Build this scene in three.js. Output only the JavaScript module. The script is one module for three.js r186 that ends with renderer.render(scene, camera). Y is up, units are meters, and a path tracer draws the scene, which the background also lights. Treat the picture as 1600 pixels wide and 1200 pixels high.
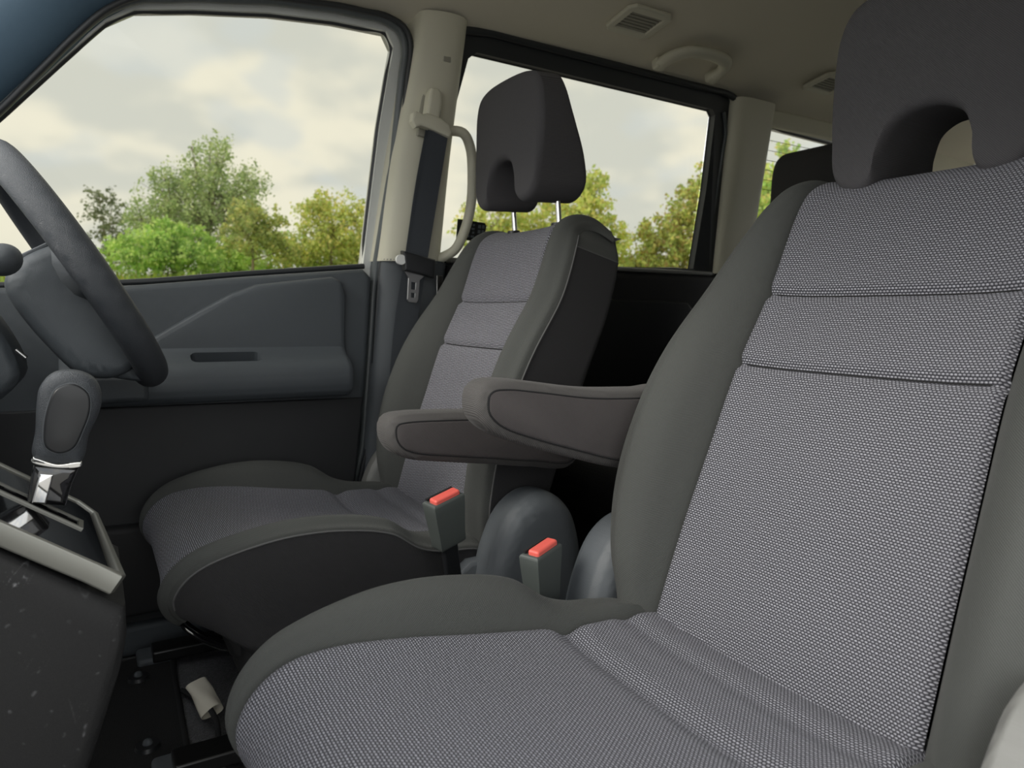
import * as THREE from 'three';
import { RoundedBoxGeometry } from 'three/addons/geometries/RoundedBoxGeometry.js';
import { mergeGeometries, mergeVertices, toCreasedNormals } from 'three/addons/utils/BufferGeometryUtils.js';
import { Brush, Evaluator, SUBTRACTION } from 'three-bvh-csg';
import { createNoise2D, createNoise3D } from 'simplex-noise';

// ---------- seeded random ----------
let seed = 1234567;
const rnd = () => { seed = (seed * 1664525 + 1013904223) >>> 0; return seed / 4294967296; };
const rr = (a, b) => a + (b - a) * rnd();
const gauss = () => (rnd() + rnd() + rnd() + rnd() - 2) * 0.86;
const n2 = createNoise2D(rnd), n3 = createNoise3D(rnd);
const fbm3 = (x, y, z, o = 4) => { let s = 0, a = 0.5; for (let i = 0; i < o; i++) { s += a * n3(x, y, z); x *= 2.03; y *= 2.03; z *= 2.03; a *= 0.5; } return s; };
const clamp = (v, a = 0, b = 1) => Math.min(b, Math.max(a, v));
const sstep = (a, b, v) => { const t = clamp((v - a) / (b - a)); return t * t * (3 - 2 * t); };
const lerp = (a, b, t) => a + (b - a) * t;

// ---------- camera: x runs to the back of the car, y up, z towards the open passenger door ----------
const scene = new THREE.Scene();
const camera = new THREE.PerspectiveCamera(2 * Math.atan(600 / 1110) * 180 / Math.PI, 4 / 3, 0.05, 400);
camera.position.set(-0.5855, 0.723, 0.8522);
{
  const yaw = 0.5372, pitch = 0.0981, roll = 0.0111;
  const f = new THREE.Vector3(Math.sin(yaw) * Math.cos(pitch), -Math.sin(pitch), -Math.cos(yaw) * Math.cos(pitch));
  const r = new THREE.Vector3(Math.cos(yaw), 0, Math.sin(yaw));
  const u = new THREE.Vector3().crossVectors(r, f);
  const r2 = r.clone().multiplyScalar(Math.cos(roll)).addScaledVector(u, Math.sin(roll));
  const u2 = u.clone().multiplyScalar(Math.cos(roll)).addScaledVector(r, -Math.sin(roll));
  camera.quaternion.setFromRotationMatrix(new THREE.Matrix4().makeBasis(r2, u2, f.clone().negate()));
}
camera.focus = 0.95;
camera.userData.fStop = camera.getFocalLength() / 3.2;

// ---------- sky: broken overcast ----------
{
  const W = 1024, H = 512, d = new Float32Array(W * H * 4);
  const cream = [1.0, 0.985, 0.93], grey = [0.74, 0.77, 0.79], blue = [0.72, 0.79, 0.90];
  for (let j = 0; j < H; j++) for (let i = 0; i < W; i++) {
    const up = ((j + 0.5) / H - 0.5) * Math.PI, az = ((i + 0.5) / W - 0.5) * 2 * Math.PI;
    const x = Math.cos(az) * Math.cos(up), y = Math.sin(up), z = Math.sin(az) * Math.cos(up);
    const k = 1.25 / (Math.max(y, 0) + 0.22);
    const a = fbm3(x * k * 1.5, z * k * 1.5, 3.7, 5), b = fbm3(x * k * 0.9 + 9, z * k * 0.9, 8.1, 4), c = fbm3(x * k * 1.2 - 4, z * k * 1.2, 1.2, 4);
    const g = sstep(-0.28, 0.3, a + 0.35 * b), bl = 0.7 * sstep(0.18, 0.42, c);
    for (let q = 0; q < 3; q++) d[(j * W + i) * 4 + q] = lerp(lerp(cream[q], grey[q], g), blue[q], bl * 0.8);
    d[(j * W + i) * 4 + 3] = 1;
  }
  const sky = new THREE.DataTexture(d, W, H, THREE.RGBAFormat, THREE.FloatType);
  sky.mapping = THREE.EquirectangularReflectionMapping; sky.colorSpace = THREE.LinearSRGBColorSpace;
  sky.magFilter = sky.minFilter = THREE.LinearFilter; sky.needsUpdate = true;
  scene.background = sky; scene.backgroundIntensity = 3.0;
}
// veiled sun behind thin cloud, in front of and above the windscreen
const sun = new THREE.DirectionalLight(new THREE.Color(1, 0.96, 0.88), 3.2);
sun.position.set(-6, 4.5, 0.7); sun.target.position.set(0, 0.5, 0);
sun.castShadow = true; sun.shadow.radius = 45; sun.shadow.mapSize.set(2048, 2048);
Object.assign(sun.shadow.camera, { left: -4, right: 4, top: 4, bottom: -4, near: 0.5, far: 20 });
scene.add(sun, sun.target);
const renderer = new THREE.WebGLRenderer({ antialias: true });
renderer.toneMapping = THREE.LinearToneMapping;
renderer.toneMappingExposure = 0.72;
renderer.shadowMap.enabled = true;

// ---------- textures and materials ----------
function dataTex(w, h, fn, srgb, tile) {
  const d = new Uint8Array(w * h * 4);
  for (let j = 0; j < h; j++) for (let i = 0; i < w; i++) {
    const c = fn(i, j), o = (j * w + i) * 4;
    if (typeof c === 'number') d[o] = d[o + 1] = d[o + 2] = clamp(c) * 255;
    else for (let q = 0; q < 3; q++) d[o + q] = clamp(c[q]) * 255;
    d[o + 3] = 255;
  }
  const t = new THREE.DataTexture(d, w, h); t.wrapS = t.wrapT = THREE.RepeatWrapping;
  t.magFilter = THREE.LinearFilter; t.minFilter = THREE.LinearMipmapLinearFilter; t.generateMipmaps = true;
  if (srgb) t.colorSpace = THREE.SRGBColorSpace;
  t.repeat.set(1 / tile[0], 1 / tile[1]); t.needsUpdate = true;
  return t;
}
// periodic noise by blending four shifted copies is costly; a torus in 3-D noise is enough for small tiles
const tileNoise = (i, j, w, h, f, o) => { const a = i / w * 2 * Math.PI, b = j / h * 2 * Math.PI; return fbm3(Math.cos(a) * f + o, Math.sin(a) * f + Math.cos(b) * f, Math.sin(b) * f - o, 3); };

const pip = (i, j) => {                     // staggered raised loops, cell 32 x 24 pixels
  const row = Math.floor(j / 24), x = ((i + (row % 2) * 16) % 32) / 32 - 0.5, y = (j % 24) / 24 - 0.5;
  return clamp(1 - Math.pow(Math.hypot(x * 2.05, y * 2.3), 2.4));
};
const weaveMap = dataTex(256, 192, (i, j) => {
  const p = pip(i, j), v = 0.80 + 0.2 * Math.sin((Math.floor(i / 32) * 7.3 + Math.floor(j / 24) * 3.1)) * 0.35;
  const t = sstep(0.05, 0.8, p);
  return [lerp(0.31, 0.79, t) * v, lerp(0.31, 0.79, t) * v, lerp(0.34, 0.83, t) * v];
}, true, [0.032, 0.0216]);
const weaveBump = dataTex(256, 192, (i, j) => pip(i, j), false, [0.032, 0.0216]);
const twillBump = dataTex(128, 128, (i, j) => { const a = ((i + j * 1) % 16) / 16, b = ((i * 3 - j + 1280) % 32) / 32; return 0.5 + 0.35 * Math.sin(a * 6.283) + 0.15 * Math.sin(b * 6.283); }, false, [0.018, 0.018]);
const twillMap = (r, g, b) => dataTex(128, 128, (i, j) => { const a = 0.5 + 0.5 * Math.sin(((i + j) % 16) / 16 * 6.283), v = 0.78 + 0.24 * a + 0.06 * (rnd() - 0.5); return [r * v, g * v, b * v]; }, true, [0.018, 0.018]);
const grainBump = dataTex(256, 256, (i, j) => 0.5 + 0.6 * tileNoise(i, j, 256, 256, 5, 2) + 0.35 * tileNoise(i, j, 256, 256, 11, 7), false, [0.03, 0.03]);
const fuzzBump = dataTex(256, 256, () => rnd(), false, [0.12, 0.12]);
const carpetMap = dataTex(256, 256, (i, j) => { const v = 0.36 + 0.16 * rnd() + 0.06 * tileNoise(i, j, 256, 256, 4, 5); return [v, v, v * 1.02]; }, true, [0.25, 0.25]);
const scuffMap = dataTex(512, 512, (i, j) => {
  const x = i / 512, y = j / 512; let v = 0.128;
  const s1 = Math.abs(n2(x * 9 + 3, y * 2.2)), s2 = Math.abs(n2(x * 30 - y * 22, y * 3 + x * 2 + 7)), m = sstep(0.25, 0.7, n2(x * 3.1, y * 2.7 + 4)), m2 = sstep(0.35, 0.8, n2(x * 5.1 + 8, y * 4.7));
  const br = 0.5 + 0.5 * n2(x * 60, y * 60), st = Math.abs(n2(x * 70 - y * 40, x * 6 + y * 9 + 3));
  v += 0.30 * m * br * sstep(0.10, 0, s2) + 0.24 * m2 * br * sstep(0.05, 0, s1) + 0.34 * br * sstep(0.12, 0, st) * sstep(0.45, 0.75, n2(x * 6 + 2, y * 5 - 6)) + 0.30 * br * sstep(0.80, 0.92, n2(x * 26, y * 24));
  v += 0.02 * (rnd() - 0.5);
  return [v, v, v * 1.02];
}, true, [0.5, 0.5]);

const lin = (r, g, b) => new THREE.Color().setRGB(r, g, b);
const mat = (o) => new THREE.MeshPhysicalMaterial({ roughness: 0.8, ...o });
const M = {
  weave: mat({ map: weaveMap, bumpMap: weaveBump, bumpScale: 0.0012, roughness: 0.95, sheen: 0.3, sheenRoughness: 0.6, sheenColor: lin(0.5, 0.5, 0.55) }),
  bolster: mat({ map: twillMap(0.315, 0.322, 0.313), bumpMap: twillBump, bumpScale: 0.0004, roughness: 0.95, sheen: 0.25, sheenRoughness: 0.6, sheenColor: lin(0.5, 0.5, 0.48) }),
  armfab: mat({ map: twillMap(0.36, 0.35, 0.345), bumpMap: twillBump, bumpScale: 0.0004, roughness: 0.95, sheen: 0.25, sheenRoughness: 0.6, sheenColor: lin(0.5, 0.5, 0.5) }),
  side: mat({ map: twillMap(0.215, 0.212, 0.218), bumpMap: twillBump, bumpScale: 0.0003, roughness: 0.95 }),
  piping: mat({ color: lin(0.10, 0.10, 0.10), roughness: 0.9 }),
  thread: mat({ color: lin(0.012, 0.012, 0.013), roughness: 0.95 }),
  plastic: mat({ color: lin(0.066, 0.076, 0.085), bumpMap: grainBump, bumpScale: 0.00025, roughness: 0.52 }),
  plasticGrey: mat({ color: lin(0.09, 0.10, 0.11), bumpMap: grainBump, bumpScale: 0.0002, roughness: 0.5 }),
  plasticPale: mat({ color: lin(0.20, 0.20, 0.19), bumpMap: grainBump, bumpScale: 0.00015, roughness: 0.5 }),
  doorLow: mat({ color: lin(0.020, 0.021, 0.023), bumpMap: grainBump, bumpScale: 0.0002, roughness: 0.6 }),
  black: mat({ color: lin(0.012, 0.012, 0.013), roughness: 0.7 }),
  blackSatin: mat({ color: lin(0.016, 0.017, 0.019), roughness: 0.4 }),
  gloss: mat({ color: lin(0.008, 0.008, 0.009), roughness: 0.08, clearcoat: 1, clearcoatRoughness: 0.03 }),
  silver: mat({ color: lin(0.25, 0.25, 0.225), metalness: 0.6, roughness: 0.42 }),
  chrome: mat({ color: lin(0.75, 0.75, 0.74), metalness: 1, roughness: 0.07 }),
  steel: mat({ color: lin(0.45, 0.45, 0.44), metalness: 1, roughness: 0.28 }),
  railSteel: mat({ color: lin(0.05, 0.05, 0.05), metalness: 0.8, roughness: 0.3 }),
  headcloth: mat({ map: twillMap(0.335, 0.328, 0.338), bumpMap: twillBump, bumpScale: 0.0003, roughness: 0.95 }),
  rubber: mat({ color: lin(0.028, 0.031, 0.034), roughness: 0.45 }),
  rubberGrey: mat({ color: lin(0.095, 0.108, 0.112), roughness: 0.35 }),
  beige: mat({ color: lin(0.62, 0.60, 0.485), bumpMap: grainBump, bumpScale: 0.00015, roughness: 0.6 }),
  headliner: mat({ color: lin(0.72, 0.675, 0.555), bumpMap: fuzzBump, bumpScale: 0.0004, roughness: 0.95 }),
  beigeDeep: mat({ color: lin(0.30, 0.29, 0.24), roughness: 0.7 }),
  pillarDark: mat({ color: lin(0.065, 0.115, 0.165), roughness: 0.65, bumpMap: grainBump, bumpScale: 0.0002 }),
  paint: mat({ color: lin(0.72, 0.74, 0.72), roughness: 0.25, clearcoat: 0.6, clearcoatRoughness: 0.1 }),
  webbing: mat({ color: lin(0.045, 0.052, 0.062), bumpMap: twillBump, bumpScale: 0.0004, roughness: 0.7 }),
  leather: mat({ color: lin(0.050, 0.056, 0.064), bumpMap: grainBump, bumpScale: 0.0006, roughness: 0.42 }),
  red: mat({ color: lin(0.88, 0.15, 0.12), roughness: 0.35 }),
  carpet: mat({ map: carpetMap, bumpMap: fuzzBump, bumpScale: 0.003, roughness: 1 }),
  matPile: mat({ color: lin(0.02, 0.02, 0.021), bumpMap: fuzzBump, bumpScale: 0.005, roughness: 1 }),
  scuffed: mat({ map: scuffMap, bumpMap: grainBump, bumpScale: 0.0002, roughness: 0.65 }),
  tagWhite: mat({ color: lin(0.66, 0.62, 0.52), roughness: 0.8 }),
  white: mat({ color: lin(0.75, 0.76, 0.74), roughness: 0.5 }),
  glass: mat({ color: lin(0.40, 0.39, 0.33), roughness: 0.0, transmission: 1, thickness: 0, ior: 1.45, specularIntensity: 0.35 }),
  bark: mat({ color: lin(0.26, 0.20, 0.13), roughness: 0.95 }),
  leaf: mat({ color: lin(1, 1, 1), roughness: 0.8, transmission: 0.35, thickness: 0, side: THREE.DoubleSide }),
  asphalt: mat({ color: lin(0.30, 0.29, 0.275), roughness: 0.95 }),
  grass: mat({ color: lin(0.22, 0.30, 0.07), roughness: 1 }),
  blade: mat({ color: lin(0.42, 0.52, 0.13), roughness: 0.9, side: THREE.DoubleSide }),
};

// ---------- helpers ----------
const taken = {};
function numbered(name) { const k = taken[name] = (taken[name] ?? -1) + 1; return k ? name + '_' + String(k).padStart(3, '0') : name; }
function thing(name, label, category, [x, y, z] = [0, 0, 0], group) {
  const o = new THREE.Group(); o.name = numbered(name); o.position.set(x, y, z); scene.add(o);
  o.userData = { label, category }; if (group) o.userData.group = group;
  return o;
}
function struct(name, label) { const o = new THREE.Group(); o.name = name; o.userData = { kind: 'structure', label, category: name.split('_')[0] }; scene.add(o); return o; }
function part(name, geo, material, parent, label) {
  const m = new THREE.Mesh(geo, material); m.name = name; m.castShadow = m.receiveShadow = true; parent.add(m);
  if (label) m.userData.label = label;
  return m;
}
const V = (x, y, z) => new THREE.Vector3(x, y, z);
const box = (w, h, d, x = 0, y = 0, z = 0, r = 0) => { const g = r ? new RoundedBoxGeometry(w, h, d, 3, r) : new THREE.BoxGeometry(w, h, d); g.translate(x, y, z); return g; };
const tube = (pts, r, seg = 40, rad = 8, closed = false) => new THREE.TubeGeometry(new THREE.CatmullRomCurve3(pts.map((p) => V(...p)), closed, 'centripetal'), seg, r, rad, closed);
function grid(nu, nv, fn) {                     // fn(u, v) -> [x, y, z, U, V]
  const p = [], uv = [], ix = [];
  for (let j = 0; j <= nv; j++) for (let i = 0; i <= nu; i++) { const q = fn(i / nu, j / nv); p.push(q[0], q[1], q[2]); uv.push(q[3] ?? i / nu, q[4] ?? j / nv); }
  for (let j = 0; j < nv; j++) for (let i = 0; i < nu; i++) { const a = j * (nu + 1) + i, b = a + 1, c = a + nu + 1, e = c + 1; ix.push(a, b, e, a, e, c); }
  const g = new THREE.BufferGeometry();
  g.setAttribute('position', new THREE.Float32BufferAttribute(p, 3)); g.setAttribute('uv', new THREE.Float32BufferAttribute(uv, 2));
  g.setIndex(ix); g.computeVertexNormals(); return g;
}
function smoothed(g, crease = 0.7) { const h = g.clone(); h.deleteAttribute('normal'); h.deleteAttribute('uv'); return toCreasedNormals(mergeVertices(h, 1e-5), crease); }
function planarUV(g, a = 'x', b = 'y') {
  const p = g.attributes.position, uv = new Float32Array(p.count * 2), G = { x: 'getX', y: 'getY', z: 'getZ' };
  for (let i = 0; i < p.count; i++) { uv[2 * i] = p[G[a]](i); uv[2 * i + 1] = p[G[b]](i); }
  g.setAttribute('uv', new THREE.BufferAttribute(uv, 2)); return g;
}
function warp(g, fn) { const p = g.attributes.position; for (let i = 0; i < p.count; i++) { const q = fn(p.getX(i), p.getY(i), p.getZ(i)); p.setXYZ(i, ...q); } g.computeVertexNormals(); return g; }
const shapeOf = (pts, smooth) => {
  const s = new THREE.Shape();
  if (smooth) { const c = new THREE.CatmullRomCurve3(pts.map((p) => V(p[0], p[1], 0)), true, 'centripetal').getSpacedPoints(smooth); s.setFromPoints(c.slice(0, -1).map((p) => new THREE.Vector2(p.x, p.y))); } else s.setFromPoints(pts.map((p) => new THREE.Vector2(...p)));
  return s;
};
// a slab of a side-view outline (x, y), centred on z = 0 with rounded rims; total width w
function slab(pts, w, bev = 0.01, smooth = 0, crease = 0.7, seg = 3) {
  const g = new THREE.ExtrudeGeometry(shapeOf(pts, smooth), { depth: w - 2 * bev, bevelEnabled: bev > 0, bevelSize: bev, bevelThickness: bev, bevelOffset: -bev, bevelSegments: seg, curveSegments: 12 });
  g.translate(0, 0, -(w / 2 - bev)); return planarUV(smoothed(g, crease));
}
// cushion-like body: closed outline (x, y) drawn in towards its spine, rounded rims, thickness T along z
function puff(pts, n, spine, T, bev, crown = 0) {
  const o = new THREE.CatmullRomCurve3(pts.map((p) => V(p[0], p[1], 0)), true, 'centripetal').getSpacedPoints(n), rows = [];
  for (let k = 0; k <= 8; k++) rows.push([1 - k / 8, 1, T / 2]);
  for (let k = 1; k <= 8; k++) { const a = k / 8 * Math.PI / 2; rows.push([0, 1 - Math.sin(a), T / 2 - bev * (1 - Math.cos(a))]); }
  if (T > 2 * bev + 1e-4) rows.push([0, 0, 0], [0, 0, bev - T / 2]);
  for (let k = 1; k <= 8; k++) { const a = k / 8 * Math.PI / 2; rows.push([0, 1 - Math.cos(a), -T / 2 + bev * (1 - Math.sin(a))]); }
  for (let k = 1; k <= 8; k++) rows.push([k / 8, 1, -T / 2]);
  return grid(n, rows.length - 1, (u, v) => {
    const q = o[Math.round(u * n)], [f, be, z] = rows[Math.round(v * (rows.length - 1))], c = V(...spine(q.x, q.y), 0), d = c.sub(q), l = d.length();
    const p = q.clone().addScaledVector(d, clamp((bev * be + f * Math.max(0, l - bev)) / l));
    return [p.x, p.y, z + Math.sign(z) * crown * f * (2 - f), p.x, p.y];
  });
}
function key(s, t) {                            // smooth table
  if (s <= t[0][0]) return t[0][1];
  for (let i = 0; i < t.length - 1; i++) if (s <= t[i + 1][0]) {
    const [x0, y0] = t[i], [x1, y1] = t[i + 1], h = x1 - x0, u = (s - x0) / h;
    const m = (k) => (k <= 0 || k >= t.length - 1) ? 0 : (t[k + 1][1] - t[k - 1][1]) / (t[k + 1][0] - t[k - 1][0]);
    const a = i === 0 ? (y1 - y0) / h : m(i), b = i + 1 === t.length - 1 ? (y1 - y0) / h : m(i + 1);
    return (2 * u ** 3 - 3 * u * u + 1) * y0 + (u ** 3 - 2 * u * u + u) * h * a + (-2 * u ** 3 + 3 * u * u) * y1 + (u ** 3 - u * u) * h * b;
  }
  return t[t.length - 1][1];
}
function pathOf(pts, sign) {                    // 2-D path with normals by arc length
  const c = new THREE.CatmullRomCurve3(pts.map((p) => V(p[0], p[1], 0)), false, 'centripetal'); c.arcLengthDivisions = 800;
  const L = c.getLength();
  return { L, at(s) { const u = clamp(s / L), p = c.getPointAt(u), t = c.getTangentAt(u); return [p.x, p.y, sign * -t.y, sign * t.x]; } };
}

// ---------- the ground and trees outside ----------
const groundY = (x, z) => -0.48 + 0.108 * Math.min(18, Math.max(0, -z - 1.2)) - 0.03 * Math.max(0, -z - 19.2) + 0.028 * x * sstep(0, 10, -z) + 0.05 * n2(x * 0.2, z * 0.2) * sstep(2, 8, -z);
{
  const g = grid(90, 60, (u, v) => { const x = -35 + 110 * u, z = -9 - 36 * v; return [x, groundY(x, z), z, x, z]; });
  const o = part('ground', g, M.grass, scene); o.userData = { kind: 'structure', label: 'grassy bank rising outside the car windows' };
  const a = part('car_park', grid(60, 40, (u, v) => { const x = -35 + 110 * u, z = 25 - 34 * v; return [x, groundY(x, z), z, x, z]; }), M.asphalt, scene); a.userData = { kind: 'structure', label: 'grey asphalt around the car' };
  const blades = [], q = new THREE.Matrix4(), e = new THREE.Euler(), N = 26000;
  const bg = new THREE.BufferGeometry(); bg.setAttribute('position', new THREE.Float32BufferAttribute([-0.02, 0, 0, 0.02, 0, 0, 0.01, 0.3, 0.03], 3)); bg.setAttribute('uv', new THREE.Float32BufferAttribute([0, 0, 1, 0, 0.5, 1], 2)); bg.computeVertexNormals();
  const im = new THREE.InstancedMesh(bg, M.blade, N);
  for (let i = 0; i < N; i++) {
    const z = -rr(13, 19), x = rr(-4, 24), s = rr(0.5, 1.2);
    q.compose(V(x, groundY(x, z) - 0.02, z), new THREE.Quaternion().setFromEuler(new THREE.Euler(rr(-0.3, 0.3), rr(0, 6.28), rr(-0.4, 0.4))), V(s, s, s)); im.setMatrixAt(i, q);
    im.setColorAt(i, lin(rr(0.7, 1.2), rr(0.8, 1.1), rr(0.5, 1.1)));
  }
  im.name = 'long_grass'; im.userData = { kind: 'stuff', label: 'pale green long grass along the foot of the trees', category: 'grass' }; im.castShadow = im.receiveShadow = true; scene.add(im);
}
const leafGeo = (() => { const g = new THREE.BufferGeometry(); g.setAttribute('position', new THREE.Float32BufferAttribute([-0.5, 0, 0, 0, -0.32, 0.1, 0.5, 0, 0, 0, 0.32, 0.1], 3)); g.setAttribute('uv', new THREE.Float32BufferAttribute([0, 0.5, 0.5, 0, 1, 0.5, 0.5, 1], 2)); g.setIndex([0, 1, 2, 0, 2, 3]); g.computeVertexNormals(); return g; })();
// blobs: [dx, height, dz, rx, ry, rz] relative to the foot
function tree(name, label, category, x, z, trunkH, trunkR, blobs, o) {
  const y0 = groundY(x, z) - 0.05, t = thing(name, label, category, [x, y0, z], o.group);
  const geos = [];
  const limb = (a, b, r0, r1) => { const d = b.clone().sub(a), l = d.length(), g = new THREE.CylinderGeometry(r1, r0, l, 7, 1); g.translate(0, l / 2, 0); g.applyQuaternion(new THREE.Quaternion().setFromUnitVectors(V(0, 1, 0), d.normalize())); g.translate(a.x, a.y, a.z); geos.push(g); };
  const top = V(0.05, trunkH, 0); if (trunkR > 0) limb(V(0, 0, 0), top, trunkR, trunkR * 0.6);
  const P = [], C = [], S = [], D = [];
  const vol = blobs.map((b) => b[3] * b[4] * b[5]), tot = vol.reduce((a, b) => a + b, 0);
  blobs.forEach((b, bi) => {
    const c = V(b[0], b[1], b[2]);
    if (trunkR > 0) { const from = V(0.05 * c.x, Math.min(trunkH, c.y * 0.7), 0); limb(from, c, trunkR * 0.45, trunkR * 0.15); }
    const n = Math.round(o.clusters * Math.pow(vol[bi] / tot, 0.8));
    for (let k = 0; k < n; k++) {
      const d = V(gauss(), gauss(), gauss()).normalize().multiplyScalar(Math.pow(rnd(), 0.42));
      const cc = V(c.x + d.x * b[3], c.y + d.y * b[4], c.z + d.z * b[5]);
      if (trunkR > 0 && rnd() < 0.5) limb(c.clone().lerp(cc, 0.1), cc, trunkR * 0.13, trunkR * 0.05);
      const tone = rnd(), rad = o.spread * rr(0.6, 1.3);
      for (let m = 0; m < o.leaves; m++) {
        P.push(V(cc.x + gauss() * rad, cc.y + gauss() * rad * (o.droop ?? 0.8), cc.z + gauss() * rad)); S.push(o.size * rr(0.6, 1.35));
        const a = clamp(tone * 0.7 + rnd() * 0.5), col = o.colors[Math.floor(rnd() * o.colors.length)];
        C.push(lin(col[0] * lerp(0.6, 1.3, a), col[1] * lerp(0.65, 1.2, a), col[2] * lerp(0.6, 1.2, a)));
      }
    }
  });
  if (geos.length) part('trunk', mergeGeometries(geos), M.bark, t);
  const im = new THREE.InstancedMesh(leafGeo, M.leaf, P.length), q = new THREE.Matrix4();
  P.forEach((p, i) => { q.compose(p, new THREE.Quaternion().setFromEuler(new THREE.Euler(rr(-1.2, 1.2), rr(0, 6.28), rr(-1.2, 1.2))), V(S[i], S[i], S[i])); im.setMatrixAt(i, q); im.setColorAt(i, C[i]); });
  im.name = 'foliage'; im.userData = { kind: 'stuff' }; im.castShadow = im.receiveShadow = true; t.add(im);
  return t;
}
{
  const birch = [[0.54, 0.68, 0.31], [0.60, 0.72, 0.34], [0.44, 0.60, 0.27]], bright = [[0.62, 0.86, 0.24], [0.72, 0.90, 0.30], [0.48, 0.76, 0.20]], olive = [[0.52, 0.64, 0.20], [0.46, 0.58, 0.19], [0.62, 0.62, 0.21]], yellow = [[0.72, 0.82, 0.25], [0.62, 0.76, 0.24], [0.80, 0.76, 0.27]];
  const G = 'trees beyond the car windows';
  tree('birch_tree', 'tallest feathery grey-green tree behind the driver window', 'tree', 2.35, -20.5, 1.6, 0.07, [[0, 1.7, 0, 1.6, 0.9, 1.2], [-0.9, 2.1, 0, 1.0, 0.9, 1], [0.6, 2.3, 0, 1.1, 0.9, 1], [-0.2, 2.8, 0, 0.75, 0.75, 0.8], [0.25, 3.2, 0.2, 0.4, 0.7, 0.6], [1.2, 2.75, 0, 0.5, 0.55, 0.6], [-1.0, 2.7, 0, 0.4, 0.45, 0.5], [-0.35, 3.65, 0, 0.2, 0.42, 0.3], [0.12, 3.8, 0, 0.15, 0.36, 0.3], [0.5, 3.65, 0, 0.2, 0.36, 0.3], [-1.6, 1.6, 0, 0.5, 0.8, 0.7], [0, 0.8, 0, 2.0, 0.6, 0.8]], { clusters: 620, leaves: 22, spread: 0.15, size: 0.08, droop: 1.6, colors: birch, group: G });
  tree('small_tree', 'small olive-brown tree with pale slim trunk seen through the driver window', 'tree', 2.85, -17.2, 1.1, 0.04, [[0, 1.25, 0, 0.75, 0.55, 0.7], [-0.15, 1.75, 0, 0.5, 0.5, 0.5], [0.45, 1.55, 0, 0.45, 0.5, 0.5], [0.85, 1.0, 0, 0.4, 0.5, 0.4]], { clusters: 170, leaves: 22, spread: 0.13, size: 0.085, colors: olive, group: G });
  tree('bright_shrub', 'bright green bushy shrub at the foot of the tallest tree', 'shrub', 1.1, -18.6, 0.3, 0.03, [[-0.5, 0.7, 0, 0.9, 0.65, 0.6], [0.5, 0.75, 0, 0.9, 0.7, 0.6], [0, 1.1, 0, 0.7, 0.45, 0.5], [1.6, 0.4, 0, 0.8, 0.5, 0.5]], { clusters: 290, leaves: 26, spread: 0.15, size: 0.10, colors: bright });
  tree('yellow_tree', 'yellow-green tree at the rear edge of the driver window', 'tree', 5.1, -18.4, 0.9, 0.05, [[0, 1.4, 0, 0.9, 0.9, 0.8], [-0.3, 2.0, 0, 0.55, 0.55, 0.5], [0.7, 1.8, 0, 0.55, 0.8, 0.5], [0.9, 0.8, 0, 0.9, 0.6, 0.6], [-0.8, 0.7, 0, 0.8, 0.5, 0.5]], { clusters: 270, leaves: 22, spread: 0.17, size: 0.095, colors: yellow, group: G });
  tree('low_hedge', 'low green hedge running behind the small trees', 'hedge', 4.2, -19.4, 0.2, 0.02, [[-1.2, 0.5, 0, 1.0, 0.7, 0.5], [0.2, 0.6, 0, 1.0, 0.8, 0.5], [1.6, 0.7, 0, 1.0, 0.9, 0.5], [2.8, 0.7, 0, 0.9, 0.9, 0.5]], { clusters: 340, leaves: 24, spread: 0.15, size: 0.095, colors: [...bright, ...yellow] });
  tree('dark_tree', 'dark loose tree close behind the steering wheel rim', 'tree', 0.05, -24, 1.0, 0.06, [[0, 2.0, 0, 0.8, 0.8, 0.7], [0.6, 1.5, 0, 0.7, 0.7, 0.6], [-0.2, 2.7, 0, 0.45, 0.5, 0.4], [0, 0.9, 0, 1.2, 0.6, 0.6]], { clusters: 130, leaves: 20, spread: 0.16, size: 0.10, colors: [[0.24, 0.30, 0.16], [0.28, 0.33, 0.18]], group: G });
  tree('field_maple', 'yellow-green tree directly behind the driver headrest', 'tree', 10.6, -15.5, 1.1, 0.07, [[-2.0, 1.6, 0, 1.0, 1.0, 0.9], [0, 1.8, 0, 1.2, 0.9, 1], [0.9, 2.4, 0, 0.8, 0.9, 0.8], [1.5, 1.5, 0, 0.8, 0.8, 0.8], [-0.6, 0.8, 0, 1.8, 0.6, 0.8], [1.6, 0.6, 0, 1.2, 0.5, 0.8], [1.1, 3.0, 0, 0.35, 0.4, 0.4]], { clusters: 380, leaves: 22, spread: 0.2, size: 0.13, colors: yellow, group: G });
  tree('hedge_maple', 'rust-tinged green tree behind the rear corner of the sliding-door window', 'tree', 15.2, -15.5, 1.1, 0.07, [[-0.9, 1.4, 0, 0.9, 0.9, 0.8], [0.2, 2.2, 0, 0.9, 1.1, 0.9], [0.9, 3.2, 0, 0.7, 0.8, 0.7], [1.3, 1.5, 0, 1.0, 1.0, 0.9], [-0.2, 0.7, 0, 1.3, 0.6, 0.9], [-1.6, 0.6, 0, 0.9, 0.5, 0.7]], { clusters: 380, leaves: 22, spread: 0.2, size: 0.13, colors: [...yellow, [0.50, 0.40, 0.15], [0.40, 0.50, 0.15]], group: G });
  tree('bright_tree', 'fresh green tree seen through the rear quarter window', 'tree', 15.3, -12.5, 1.1, 0.07, [[0, 1.2, 0, 0.9, 0.9, 0.8], [0.3, 2.2, 0, 0.8, 0.9, 0.8], [0.1, 3.1, 0, 0.5, 0.5, 0.5], [0.9, 4.1, 0, 0.35, 0.25, 0.3]], { clusters: 260, leaves: 24, spread: 0.2, size: 0.14, colors: [...bright, ...yellow], group: G });
}

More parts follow.
